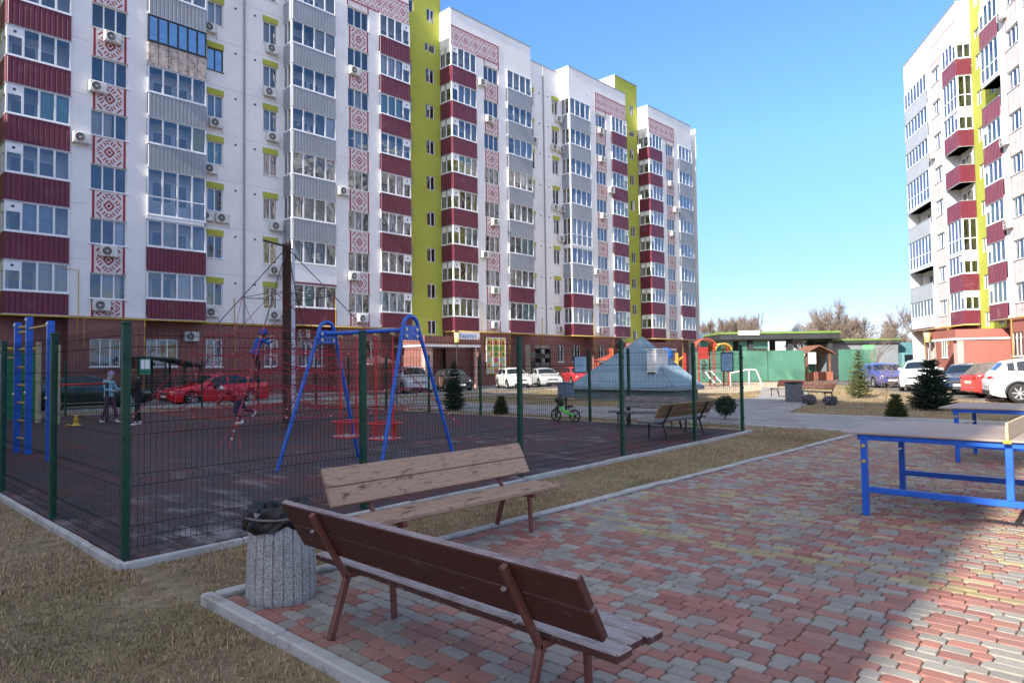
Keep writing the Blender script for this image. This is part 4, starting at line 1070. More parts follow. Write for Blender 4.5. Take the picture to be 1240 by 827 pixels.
p = Vector(cw(-12.95,20.3)); mb = MB(); mb.lathe([(.14,0),(.14,.03),(.07,.05),(.06,.14),(.09,.16),(.03,.3),(.012,.31)],12); mb.ball((-.2,.02,.03),.05,0,8,(1.5,1,.6))
o = mb.build('toy', M('yellow toy plastic',(.62,.42,.03),.35), None, p); tag(o, 'small yellow toy lying on the rubber surface near the woman in light blue', 'toy')
# balance bike
LG = M('lime green bike paint',(.09,.62,.06),.3,.08,4,coat=.3); TY = M('black rubber',(.02,.02,.02),.7,.1,9)
t = thing('balance_bike', 'lime green child balance bike leaning by the far fence', 'bicycle', (15.05,12.2,0), rad(92))
def wheel(x):
    mb = MB(); mb.tube([(x+.165*math.cos(a),0,.187+.165*math.sin(a)) for a in [2*math.pi*k/24 for k in range(24)]],.024,8,0,closed=True); wh = mb.build('wheel', TY, t)
    mb = MB(); mb.lathe([(.03,-.035),(.03,.035)],10,0,c=(x,0,.187),axis='y')
    for k in range(5):
        a = 2*math.pi*k/5; mb.bar((x,0,.187),(x+.15*math.cos(a),0,.187+.15*math.sin(a)),.03,.022)
    mb.build('rim', TY, wh)
wheel(.33); wheel(-.33)
mb = MB(); mb.bar((.25,0,.50),(.02,0,.28),.045,.075,c=.015); mb.bar((.04,0,.3),(-.2,0,.23),.05,.07,c=.015); mb.bar((-.18,0,.24),(-.33,.045,.187),.022,.05,c=.008); mb.bar((-.18,0,.24),(-.33,-.045,.187),.022,.05,c=.008); mb.bar((-.08,0,.26),(-.14,0,.42),.03,.03); mb.build('frame', LG, t)
mb = MB(); mb.tube([(.22,0,.6),(.28,0,.42)],.02,8); mb.bar((.28,.045,.42),(.33,.045,.187),.03,.03); mb.bar((.28,-.045,.42),(.33,-.045,.187),.03,.03); mb.bar((.28,-.05,.42),(.28,.05,.42),.04,.04); mb.build('fork', TY, t)
mb = MB(); mb.tube([(.17,.22,.64),(.21,.1,.61),(.215,0,.6),(.21,-.1,.61),(.17,-.22,.64)],.014,8); mb.tube([(.17,.24,.64),(.17,.14,.63)],.02,8); mb.tube([(.17,-.24,.64),(.17,-.14,.63)],.02,8); mb.build('handlebar', TY, t)
mb = MB(); mb.ball((-.16,0,.45),.1,0,12,(1.35,.65,.35)); mb.tube([(-.14,0,.42),(-.13,0,.36)],.015,8); mb.build('saddle', TY, t)
mb = MB(); rs = random.Random(2)
mb.ball((0,0,0),.12,0,12,(.95,.75,1.15)); mb.ball((.05,0,-.06),.1,0,10,(1,.8,1)); mb.ball((-.06,.03,.04),.09,0,10); mb.tube([(-.06,0,.1),(0,0,.2),(.06,0,.1)],.012,6)
o = mb.build('bag', M('dark olive bag cloth',(.035,.035,.02),.85,.3,9,bmp=.5,bscale=30), None, (15.03,12.37,.58)); tag(o, 'dark olive bag hanging from the handlebar of the green bike', 'bag')
# ------------------------------------------------------------------ cars
TYRE = M('tyre rubber', (.018,.018,.018), .8, .15, 12); RIM = M('alloy rim', (.42,.42,.43), .35, .1, 12, metal=.7); CHROME = M('chrome trim', (.7,.7,.7), .15, .05, 9, metal=1)
PLAS = M('black bumper plastic', (.03,.03,.032), .6, .15, 9); LAMP = M('headlight lens', (.6,.63,.66), .08, .1, 9, spec=.8); TAIL = M('red tail light', (.4,.012,.015), .15, .1, 9, spec=.7)
CGL = M('tinted car glass', (.012,.02,.026), .04, .05, 9, spec=1.0); PLATE = M('number plate', (.72,.73,.72), .4, .03, 9); WELL = M('wheel well', (.008,.008,.008), .9)
def paint(name, rgb, rough=.25):
    m = M(name, rgb, rough, .06, 1.2, coat=.7, dirt=((rgb[0]*.7+.09,rgb[1]*.7+.08,rgb[2]*.7+.07),1.6,.6)); return m
PROF = {
 'sedan': dict(L=4.6,W=.89,top=[(0,.60),(.06,.72),(.35,.84),(1.15,.965),(1.3,1.0),(2.0,1.40),(2.5,1.465),(3.1,1.44),(3.55,1.32),(4.1,1.06),(4.5,1.02),(4.6,.86)],belt=[(0,.56),(.06,.66),(.35,.76),(1.3,.93),(4.1,1.0),(4.5,.95),(4.6,.8)],gw=(1.36,4.05),side=(1.55,3.8),wb=(.92,3.6),r=.32),
 'hatch': dict(L=4.2,W=.88,top=[(0,.62),(.06,.76),(.35,.88),(1.0,1.0),(1.12,1.04),(1.8,1.44),(2.3,1.52),(3.2,1.50),(3.75,1.40),(4.08,1.05),(4.2,.85)],belt=[(0,.58),(.06,.7),(.35,.8),(1.12,.96),(3.9,1.06),(4.08,.98),(4.2,.78)],gw=(1.17,4.02),side=(1.4,3.7),wb=(.85,3.4),r=.32),
 'suv': dict(L=4.55,W=.93,top=[(0,.72),(.06,.86),(.35,1.0),(1.1,1.12),(1.25,1.16),(1.9,1.60),(2.4,1.69),(3.5,1.66),(4.05,1.56),(4.42,1.15),(4.55,.9)],belt=[(0,.68),(.06,.8),(.35,.92),(1.25,1.08),(4.1,1.2),(4.42,1.05),(4.55,.85)],gw=(1.3,4.38),side=(1.5,4.0),wb=(.95,3.65),r=.36),
 'wagon': dict(L=4.75,W=.9,top=[(0,.60),(.06,.73),(.35,.85),(1.15,.97),(1.3,1.0),(2.0,1.40),(2.5,1.48),(3.7,1.45),(4.25,1.36),(4.62,1.02),(4.75,.85)],belt=[(0,.56),(.06,.66),(.35,.77),(1.3,.94),(4.3,1.03),(4.62,.94),(4.75,.8)],gw=(1.36,4.55),side=(1.55,4.3),wb=(.92,3.7),r=.32)}
def lerp_tab(tab, x):
    if x <= tab[0][0]: return tab[0][1]
    for (a,b_),(c,d) in zip(tab[:-1],tab[1:]):
        if x <= c:
            t = (x-a)/(c-a); return b_+(d-b_)*t
    return tab[-1][1]
def car(label, kind, col, loc, rotz, group, name='parked_car', extras=()):
    """local x runs from the nose (0) to the tail; origin under the middle"""
    P = PROF[kind]; L, W = P['L'], P['W']; mats = paint('car paint '+label[:24], col)
    t = thing(name, label, 'car', loc, rotz, group)
    def hw(x):
        q = abs((x-L/2)/(L/2)); return W*(1-.16*q**5-.02*q**2)
    def sect(x, off=0.0):
        zt, zb = lerp_tab(P['top'],x), lerp_tab(P['belt'],x); zt = max(zt, zb+.025); w_ = hw(x); gh = zt-zb
        wr = w_*(.9-.30*min(1,gh/.5)*.62)
        lowz = .19+.10*max(0,1-min(x,L-x)/.35)
        pts = [(0,zt+.0),(wr*.5,zt-.008),(wr*.86,zt-.025-.03*min(1,gh/.3)),(wr,zt-.06*min(1,gh/.2)-.004),(w_*.945,zb+.01),(w_*.985,zb-.05),(w_,zb-.2 if zb > .75 else zb-.1),(w_*.99,.48),(w_*.975,.32),(w_*.93,lowz)]
        return [(x-L/2, y+ (off if y > 0 else 0), z+off*(.7 if i < 3 else .1)) for i,(y,z) in enumerate(pts)]
    base_x = sorted({*[q[0] for q in P['top']],*[q[0] for q in P['belt']],*[L*i/26 for i in range(27)], P['gw'][0],P['gw'][1]})
    mb = MB(); rows = [sect(x) for x in base_x]; n = len(rows[0])
    vs = []; idx = []
    for r_ in rows:
        ring = r_+[(p[0],-p[1],p[2]) for p in r_[1:][::-1]]; vs.append(ring)
    m_ = len(vs[0])
    mb.add([p for q in vs for p in q], [(i*m_+k,(i+1)*m_+k,(i+1)*m_+(k+1)%m_,i*m_+(k+1)%m_) for i in range(len(vs)-1) for k in range(m_)],0,True)
    o0 = 0; mb.f.append(list(range(m_))); mb.m.append(0); mb.s.append(False)
    e = (len(vs)-1)*m_; mb.f.append([e+k for k in range(m_)][::-1]); mb.m.append(0); mb.s.append(False)
    bm_o = mb.build('body', [mats, WELL])
    bm = bmesh.new(); bm.from_mesh(bm_o.data); bmesh.ops.recalc_face_normals(bm, faces=bm.faces); bm.to_mesh(bm_o.data); bm.free()
    cut = MB(); R_ = P['r']
    for wx in P['wb']:
        for s in (-1,1): cut.lathe([(R_+.065,s*(W-.26)),(R_+.065,s*(W+.2))] if s > 0 else [(R_+.065,-(W+.2)),(R_+.065,-(W-.26))],28,1,c=(wx-L/2,0,R_),axis='y',smooth=False)
    co = cut.build('cutter', [mats, WELL])
    bmc = bmesh.new(); bmc.from_mesh(co.data); bmesh.ops.remove_doubles(bmc, verts=bmc.verts, dist=1e-5); bmesh.ops.recalc_face_normals(bmc, faces=bmc.faces); bmc.to_mesh(co.data); bmc.free()
    md = bm_o.modifiers.new('wells','BOOLEAN'); md.operation = 'DIFFERENCE'; md.object = co; md.solver = 'EXACT'
    dg = bpy.context.evaluated_depsgraph_get(); me = bpy.data.meshes.new_from_object(bm_o.evaluated_get(dg))
    bm_o.modifiers.clear(); bm_o.data = me; bpy.data.objects.remove(co); bm_o.parent = t
    # glass
    def patch(nm, xs, i0, i1, both, mat_=CGL, off=.007):
        g = MB()
        for s in ((1,-1) if both else (1,)):
            rr = [[(p[0],p[1]*s,p[2]) for p in sect(x,off)[i0:i1+1]] for x in xs]; k = len(rr[0])
            g.add([p for q in rr for p in q], [(i*k+j,(i+1)*k+j,(i+1)*k+j+1,i*k+j+1) for i in range(len(xs)-1) for j in range(k-1)],0,True)
        return g.build(nm, mat_, t)
    def side(nm, xa, xb, s):
        g = MB(); n = 8; A = []
        for i in range(n+1):
            x = xa+(xb-xa)*i/n; q = sect(x,.006); p3, p4 = Vector(q[3]), Vector(q[4])
            a = p3.lerp(p4,.10); b_ = p3.lerp(p4,.97); A.append((a,b_))
        g.add([(p.x,p.y*s,p.z) for q in A for p in q], [(2*i,2*i+2,2*i+3,2*i+1) for i in range(n)],0,True); return g.build(nm, CGL, t)
    xa, xb = P['side']; xm = xa+(xb-xa)*.44
    for s in (-1,1):
        side('side_window', xa+.12, xm-.04, s); side('side_window', xm+.04, xb-.32, s); side('side_window', xb-.24, xb-.02, s)
    top = P['top']; ic = [i for i,(x,z) in enumerate(top) if x >= P['gw'][0]][0]
    xs = [P['gw'][0]+(top[ic][0]-.06-P['gw'][0])*i/5 for i in range(6)]
    def screen(nm, xs):
        g = MB(); rr = []
        for x in xs:
            q = sect(x,.007); h = [Vector(p) for p in q[:4]]; h[3] = h[2].lerp(h[3],.3)
            ring = [(p.x,-p.y,p.z) for p in h[1:][::-1]]+[(p.x,p.y,p.z) for p in h]; rr.append(ring)
        k = len(rr[0]); g.add([p for q in rr for p in q], [(i*k+j,(i+1)*k+j,(i+1)*k+j+1,i*k+j+1) for i in range(len(xs)-1) for j in range(k-1)],0,True); return g.build(nm, CGL, t)
    screen('windscreen', xs)
    re = [x for x,z in top if x > 3 and z > 1.25][-1]; screen('rear_window', [re+.05+(P['gw'][1]-re-.08)*i/5 for i in range(6)])
    # wheels
    for wx in P['wb']:
        for s in (-1,1):
            g = MB(); y0, y1 = s*(W-.21), s*(W-.012); c = (wx-L/2,0,R_)
            g.lathe([(R_*.62,y0),(R_*.93,y0),(R_,y0+s*.03),(R_,y1-s*.03),(R_*.94,y1),(R_*.68,y1)],26,0,c=c,axis='y',caps=False); wh = g.build('wheel', TYRE, t)
            g = MB(); g.lathe([(R_*.7,y1-s*.015),(R_*.66,y1-s*.03),(R_*.6,y1-s*.06)],26,0,c=c,axis='y',caps=False); g.lathe([(.001,y1-s*.05),(R_*.18,y1-s*.02)],14,0,c=c,axis='y',caps=False)
            for k in range(7):
                a = 2*math.pi*k/7; g.bar((c[0],y1-s*.03,c[2]),(c[0]+R_*.66*math.cos(a),y1-s*.025,c[2]+R_*.66*math.sin(a)),.05,.03,0,up=(0,1,0))
            g.build('rim', RIM, wh)
            g = MB(); g.lathe([(R_*.6,y1-s*.085),(.001,y1-s*.085)],20,0,c=c,axis='y',caps=False); g.build('brake_disc', PLAS, wh)
    # front and rear details
    zf = lerp_tab(P['top'],.06)
    for s in (-1,1):
        g = MB(); g.ball((.16-L/2, s*W*.66, zf-.06), .12, 0, 12, (1.1,1.35,.52)); g.build('headlight', LAMP, t)
        zr = lerp_tab(P['belt'],L-.12)
        g = MB(); g.ball((L/2-.13, s*W*.735, zr-.10), .12, 0, 12, (1.15,1.0,.62) if kind in ('sedan',) else (1.6,1.1,.6)); g.build('tail_light', TAIL, t)
        g = MB(); xx = P['side'][0]+.2-L/2; g.box((xx-.06,s*W*.93,lerp_tab(P['belt'],P['side'][0])+.0),(xx+.06,s*(W+.14),lerp_tab(P['belt'],P['side'][0])+.13),0,.03); g.build('wing_mirror', mats, t)
        g = MB()
        for xq in (xm, xm+.95):
            q = sect(xq+.03,.008); g.box((q[6][0]-.1,s*(W*.985),q[5][2]-.04),(q[6][0]+.06,s*(W+.022),q[5][2]-.01),0,.01)
        g.build('door_handle', mats, t)
        g = MB()
        for xq in (xa+.02, xm, xb-.28):
            q = [sect(xq,.0035)[i] for i in (4,5,6,7,8)]
            for p_, q_ in zip(q[:-1],q[1:]): g.bar((p_[0],p_[1]*s,p_[2]),(q_[0],q_[1]*s,q_[2]),.012,.004,0,up=(0,1,0))
        g.build('door_seam', PLAS, t)
    g = MB(); g.box((-L/2-.012,-W*.6,.26),(-L/2+.12,W*.6,.40),0,.02); g.box((-L/2-.004,-W*.45,zf-.2),(-L/2+.1,W*.45,zf-.08),0,.02); g.build('grille', PLAS, t)
    g = MB(); g.bar((-L/2-.016,-W*.44,zf-.14),(-L/2-.016,W*.44,zf-.14),.008,.02); g.lathe([(.05,-L/2-.024),(.05,-L/2-.002)],14,0,c=(0,0,zf-.14),axis='x'); g.build('grille_trim', CHROME, t)
    g = MB(); g.box((-L/2-.022,-.26,.42),(-L/2-.0,.26,.52),0); g.box((L/2-.0,-.26,.62 if kind != 'sedan' else .72),(L/2+.02,.26,.73 if kind != 'sedan' else .83),0); g.build('number_plate', PLATE, t)
    g = MB(); g.box((L/2-.16,-W*.8,.27),(L/2+.022,W*.8,.46),0,.03); g.build('rear_bumper', PLAS if kind == 'suv' else mats, t)
    for s in (-1,1):
        if kind == 'suv':
            for wx in P['wb']:
                g = MB(); n = 16; A = [(wx-L/2+(R_+.1)*math.cos(math.pi*i/n), s*(W+.004), R_+(R_+.1)*math.sin(math.pi*i/n)) for i in range(n+1)]; B_ = [(wx-L/2+(R_+.04)*math.cos(math.pi*i/n), s*(W+.004), R_+(R_+.04)*math.sin(math.pi*i/n)) for i in range(n+1)]
                C_ = [(p[0],s*(W-.08),p[2]) for p in A]
                g.add(A+B_+C_, [(i,i+1,n+2+i,n+1+i) for i in range(n)]+[(i,i+1,2*n+3+i,2*n+2+i) for i in range(n)]); g.build('arch_trim', PLAS, t)
        q = [sect(xa+(xb-xa)*i/10,.01)[4] for i in range(11)]; g = MB(); g.tube([(p[0],p[1]*s,p[2]) for p in q],.011,5); g.build('window_trim', CHROME if 'chrome' in extras else PLAS, t)
        if 'chrome' in extras: g = MB(); g.box((xa-L/2,s*(W-.01),.3),(xb-L/2-.2,s*(W+.012),.33),0); g.build('sill_trim', CHROME, t)
    if 'rails' in extras:
        for s in (-1,1):
            g = MB(); A = [sect(2.2+i*.3,.0) for i in range(6)]; g.tube([(q[3][0],q[3][1]*s*.96,q[3][2]+.07) for q in A],.015,6); g.bar((A[0][3][0],A[0][3][1]*s*.96,A[0][3][2]-.0),(A[0][3][0],A[0][3][1]*s*.96,A[0][3][2]+.07),.03,.03); g.bar((A[5][3][0],A[5][3][1]*s*.96,A[5][3][2]-.0),(A[5][3][0],A[5][3][1]*s*.96,A[5][3][2]+.07),.03,.03); g.build('roof_rail', RIM, t)
    return t, sect, L
G1, G2 = 'cars parked along the long block', 'cars parked before the right block'
car('dark green estate car with chrome window line, parked behind the woman in light blue', 'wagon', (.012,.022,.02), (8.75,33.4,-.02), rad(180), G1, extras=('chrome',))
car('glossy red saloon car parked sideways behind the climbing net', 'sedan', (.62,.008,.025), (13.75,32.2,-.02), rad(0), G1)
yaw_ = lambda x, y: math.atan2((RGT*x+FWD*y).y, (RGT*x+FWD*y).x)
car('silver off-road car with roof rails facing the playground swings', 'suv', (.42,.45,.48), (26.7,33.9,-.02), rad(64), G1, extras=('rails',))
car('black hatchback between the silver off-road car and the dark spruce', 'hatch', (.012,.015,.017), (30.2,34.0,-.02), rad(64), G1)
car('white hatchback in front of the colourful shop window', 'hatch', (.72,.72,.71), (35.9,33.9,-.02), rad(60), G1)
car('pale grey saloon right of the white hatchback', 'sedan', (.5,.52,.54), (39.7,34.2,-.02), rad(57), G1)
car('red hatchback with a white plate beside the sloping blue roof', 'hatch', (.45,.04,.05), (44.6,34.9,-.02), rad(55), G1)
def rowpos(x, d, back):
    p = Vector(cw(x,d)); inn = Vector((math.sin(RBA),-math.cos(RBA),0)); return tuple(p+inn*back)
# tails towards the lawn: car +x (tail) must point outward from the building
OUT = RBA+rad(90); INN = RBA-rad(90)
car('white crossover with black wheel arch trim at the right edge, tail towards the lawn', 'suv', (.78,.78,.78), (*cw(20.5,25.7)[:2],-.02), yaw_(-.88,.42), G2)
redc = car('red hatchback with a grey cloth over its rear window', 'hatch', (.5,.045,.04), (*cw(21.5,28.8)[:2],-.02), yaw_(-.95,.2), G2)
car('navy blue estate car between the white van-like car and the covered red hatchback', 'wagon', (.02,.035,.085), (*cw(22.1,33.2)[:2],-.02), yaw_(.66,.75), G2)
car('white crossover behind the dark spruce, nose towards the lawn', 'suv', (.75,.76,.77), (*cw(22.5,37.6)[:2],-.02), yaw_(.6,.8), G2)
car('violet blue hatchback with a low bonnet left of the dark spruce', 'hatch', (.06,.065,.24), (*cw(23.2,43.0)[:2],-.02), yaw_(.2,.98), G2)
car('dark estate car half hidden behind the violet hatchback', 'wagon', (.03,.04,.05), (*cw(27.4,50.0)[:2],-.02), yaw_(.2,.98), G2)
t, sect, L = redc
g = MB(); xs = [3.28+i*.12 for i in range(8)]; rr = []
for j, x in enumerate(xs):
    q = sect(min(x,4.16),.03); h = [Vector(p) for p in q[:6]]; lo = h[:5] if j < 7 else h[:5]
    ring = [(p.x+.012*math.sin(j*2+i),-p.y,p.z+.012*math.sin(3*i+j)) for i,p in enumerate(lo[1:][::-1])]+[(p.x+.01*math.sin(i*2.2+j),p.y,p.z+.012*math.sin(2*i-j)) for i,p in enumerate(lo)]; rr.append(ring)
k = len(rr[0]); g.add([p for q in rr for p in q], [(i*k+j,(i+1)*k+j,(i+1)*k+j+1,i*k+j+1) for i in range(len(xs)-1) for j in range(k-1)],0,True)
o = g.build('car_cover', M('grey brown cloth',(.14,.12,.11),.9,.25,3,bmp=.4,bscale=12)); o.location = t.location; o.rotation_euler = t.rotation_euler; tag(o, 'grey brown cloth spread over the rear window of the red hatchback', 'car cover')
# ------------------------------------------------------------------ conifers, bushes, bare trees
def needle_mat(name, c1, c2, c3):
    m, nt, b = new_mat(name); v = worldco(nt)
    c = ramp(nt, noise(nt, 11, 4, .6, v), [(.3,c1),(.5,c2),(.72,c3)]); nt.links.new(c, b.inputs['Base Color']); b.inputs['Roughness'].default_value=.7; b.inputs['Specular IOR Level'].default_value=.25
    return m
BARK = M('bark', (.11,.085,.07), .9, .25, 9, bmp=.4, bscale=30); TWIG = M('bare twigs', (.23,.18,.145), .9, .2, .8); TWIGP = M('pale bare twigs',(.25,.2,.17),.9,.2,.8)
def conifer(label, loc, h, r, mat, seed, dens=1.0, name='spruce_tree', curve=.75, tuft=.07, gap=0.0):
    rs = random.Random(seed); t = thing(name, label, 'tree', loc, rs.random()*6)
    mb = MB(); mb.tube([(0,0,-.05),(0,0,h*.5),(.01,0,h*.96)],[.03*h**.7,.02*h**.7,.004],7); mb.build('trunk', BARK, t)
    mb = MB(); z = .06*h
    while z < h*.985:
        f = 1-z/h; rad_ = r*(f**curve)*(1 if z > .12*h else .8+.2*z/(.12*h)); nb = max(4,int((6+9*f)*dens))
        for k in range(nb):
            a = 2*math.pi*(k+rs.random()*.9)/nb; L = rad_*rs.uniform(.7,1.12); d = Vector((math.cos(a),math.sin(a),0)); z0 = z+rs.uniform(-.03,.03)*h*.5
            slope = rs.uniform(-.12,.25)*(1-f*.6)+(.5 if f < .2 else 0)
            P = [Vector((0,0,z0))+d*(L*q)+Vector((0,0,slope*L*q-.10*L*q*(1-q)*2+.06*L*q*q)) for q in (0,.35,.7,1)]
            mb.tube(P,[.007,.006,.004,.002],3,1,caps=False,smooth=False)
            n = max(5,int(L/.022*dens))
            for j in range(n):
                q = (j+rs.random())/n; q = .12+.88*q; i = min(2,int(q*3)); p = P[i].lerp(P[i+1],min(1,q*3-i if q*3-i < 1 else 1))
                s = tuft*rs.uniform(.6,1.25)*(.75+.5*(1-q)); side = rs.choice((-1,1)); e = Vector((-d.y,d.x,0))*side
                dr = (d*rs.uniform(.3,1.0)+e*rs.uniform(.2,1.0)+Vector((0,0,rs.uniform(-.35,.55)))).normalized()
                wv = dr.cross(Vector((rs.uniform(-1,1),rs.uniform(-1,1),rs.uniform(-1,1)))).normalized()*s*.16
                tip = p+dr*s; m_ = p+dr*s*.45
                mb.add([p,m_+wv,tip,m_-wv],[(0,1,2,3)],0)
                w2 = wv.cross(dr).normalized()*s*.13; mb.add([p,m_+w2,tip,m_-w2],[(0,1,2,3)],0)
        z += h*(.035+.02*rs.random())*(1+gap)
    mb.build('crown', [mat,BARK], t); return t
DK = needle_mat('dark spruce needles',(.012,.03,.02),(.022,.05,.03),(.04,.075,.042)); LT = needle_mat('yellow green spruce needles',(.05,.075,.025),(.12,.14,.05),(.21,.21,.09)); TH = needle_mat('thuja scales',(.03,.045,.012),(.06,.08,.02),(.09,.11,.03)); DG = needle_mat('dark needles',(.010,.028,.014),(.018,.045,.022),(.03,.06,.03))
p = cw(9.9,24.0); conifer('dense dark green spruce left of the parked cars, the broadest one', (26.2,5.55,-.05), 1.66, .78, DK, 3, 1.9, tuft=.09, curve=.55)
conifer('young yellow green spruce lit by the sun on the lawn', (33.3,9.9,-.05), 2.15, .62, LT, 5, 1.3, tuft=.1, gap=.25)
conifer('slim dark spruce behind the playground beside the black hatchback', (17.2,19.3,-.05), 1.85, .5, DG, 8, 1.5, tuft=.08)
conifer('low thuja bush on the lawn left of the dark spruce', (21.95,5.55,-.05), .68, .34, TH, 9, 1.7, name='thuja_bush', curve=.5, tuft=.06)
conifer('low brownish thuja bush behind the far playground fence', (16.75,16.4,-.05), .62, .3, TH, 10, 1.7, name='thuja_bush', curve=.45, tuft=.06)
def ball_bush(label, loc, r, stem, mat, seed, n=2600, name='round_bush', sc=(1,1,.9), leaf=.035):
    rs = random.Random(seed); t = thing(name, label, 'bush', loc); mb = MB()
    mb.tube([(0,0,-.05),(.01,0,stem*.6),(0,.01,stem+r*.6)],[.025,.02,.012],6)
    for k in range(14):
        a = rs.random()*6.28; e = rs.uniform(-.5,1.2); mb.tube([(0,0,stem),(r*.8*math.cos(a)*math.cos(e),r*.8*math.sin(a)*math.cos(e),stem+r*.7+r*.7*math.sin(e))],[.01,.003],4,caps=False)
    mb.build('trunk', BARK, t); mb = MB()
    for i in range(n):
        u = rs.uniform(-1,1); a = rs.random()*6.283; q = math.sqrt(1-u*u); rr = r*(.5+.6*rs.random()**.5)*(1+.16*math.sin(5*a+seed)*math.cos(4*u)+.1*math.sin(9*a+7*u))
        c = Vector((rr*q*math.cos(a)*sc[0],rr*q*math.sin(a)*sc[1],stem+r*.8+rr*u*sc[2])); nrm = Vector((rs.gauss(0,1),rs.gauss(0,1),rs.gauss(0,1))).normalized(); e = nrm.orthogonal().normalized(); f = nrm.cross(e); s = leaf*rs.uniform(.6,1.3)
        mb.add([c-e*s,c-f*s*.35,c+e*s,c+f*s*.35],[(0,1,2,3)],0)
    mb.build('crown', mat, t); return t
ball_bush('round clipped bush on a short stem just outside the fence corner', (18.4,9.05,-.05), .27, .22, DG, 21)
LAV = needle_mat('grey violet lavender stems',(.09,.085,.10),(.15,.145,.17),(.22,.21,.24))
ball_bush('grey violet lavender clump nearer the far bench', (*cw(11.5,26.6)[:2],-.05), .23, .0, LAV, 22, 1800, 'lavender_bush', (1.2,1,.8), .05)
ball_bush('grey violet lavender clump on the lawn edge, right of the other', (*cw(12.05,26.0)[:2],-.05), .22, .0, LAV, 23, 1800, 'lavender_bush', (1.3,1,.65), .05)
def bare_tree(label, loc, h, seed, mat, spread=.55, trunk=.02, name='bare_tree', depth=5, up=.25, fine=1.0, kids=(3,4), start=.2, rmin=.0):
    rs = random.Random(seed); t = thing(name, label, 'tree', loc); tr = MB(); cr = MB()
    def grow(p, d, L, r, lv):
        n = 3; P = [p]; q = d.copy()
        for i in range(n):
            q = (q+Vector((rs.gauss(0,.13),rs.gauss(0,.13),rs.gauss(0,.08)+up*.25))).normalized(); P.append(P[-1]+q*(L/n))
        mbx = tr if lv <= 1 else cr
        r = max(r, rmin); mbx.tube(P,[r,r*.85,r*.7,r*.5],6 if lv <= 1 else 3,0,caps=False,smooth=lv <= 1)
        if lv >= depth: return
        k = rs.randint(*kids)+(1 if lv == 0 else 0)
        for i in range(k):
            f = rs.uniform(.35 if lv else start,1.0) if i < k-1 else 1.0
            j = min(n-1,int(f*n)); s = P[j].lerp(P[j+1],f*n-j if f < 1 else 1)
            ax = q.orthogonal().normalized(); ax.rotate(Matrix.Rotation(rs.random()*6.283,3,q))
            nd_ = (q*math.cos(spread*rs.uniform(.5,1.3))+ax*math.sin(spread*rs.uniform(.5,1.3))).normalized()
            grow(s, nd_, L*rs.uniform(.55,.8), r*.55*rs.uniform(.8,1.1), lv+1)
    grow(Vector((0,0,-.1)), Vector((0,0,1)), h*.38, trunk*h, 0)
    tr.build('trunk', BARK, t); cr.build('crown', mat, t); return t
for i,(x,d,h,s,lab) in enumerate([(43.5,92,10.8,31,'tall bare tree with a broad brownish crown behind the grey pavilion'),(52,104,9.5,32,'bare tree with a rounded brownish crown left of the right block'),(55.5,96,8.6,36,'lower bare tree close to the sunlit right block'),(47.5,110,8.2,37,'pale bare tree between the two brownish crowns')]):
    bare_tree(lab, cw(x,d), h, s, TWIG if i < 3 else TWIGP, .5, .018, depth=5, kids=(5,6), rmin=.016)
bare_tree('thin bare sapling with pinkish twigs beside the yellow green spruce', (30.2,8.0,-.05), 1.9, 33, TWIGP, .5, .011, 'bare_sapling', 4, .3, start=.5)
bare_tree('thin bare sapling by the violet hatchback', (36.2,9.7,-.05), 1.9, 34, TWIGP, .5, .010, 'bare_sapling', 4, .3, start=.5)
bare_tree('small reddish bare tree in front of the wooden gazebo', cw(26.5,50), 4.3, 35, TWIGP, .5, .012, 'bare_tree', 5, .3)
for i,(px,hh) in enumerate([(857,376),(866,386),(876,384),(886,383),(897,380),(904,377),(910,379)]):
    d = 150+7*i; x = (px-620)/827*d; h = (441-hh)*d/827+1.6
    bare_tree('slim bare poplar beyond the green hall, '+['first from the left','second from the left','third from the left','fourth, in the middle','fifth from the left','sixth from the left','last on the right'][i], cw(x,d), h, 50+i, TWIG, .22, .012, 'poplar_tree', 4, .9, kids=(6,8), rmin=.02)
# low scrub on the horizon
rs = np.random.default_rng(5); mb = MB(); rr = random.Random(8)
for i in range(9000):
    a = rr.uniform(-75,75); d = rr.uniform(170,230); x = d*math.sin(rad(a)); dd = d*math.cos(rad(a)); top = 2.2+1.8*math.sin(a*.9)*math.sin(a*.37+1)+rr.uniform(0,1.6)
    p = Vector(cw(x,dd)); z = rr.uniform(0,max(.6,top)); s = rr.uniform(.25,.8); e = Vector((rr.gauss(0,1),rr.gauss(0,1),rr.gauss(0,1)+1.2)).normalized()*s; f = e.orthogonal().normalized()*s*.25; p.z = z
    mb.add([p-e,p-f,p+e,p+f],[(0,1,2,3)],0)
o = mb.build('treeline', M('far scrub',(.15,.125,.10),.9,.25,.05)); o['kind'] = 'stuff'; o['label'] = 'brown grey scrub along the horizon'; o['category'] = 'scrub'
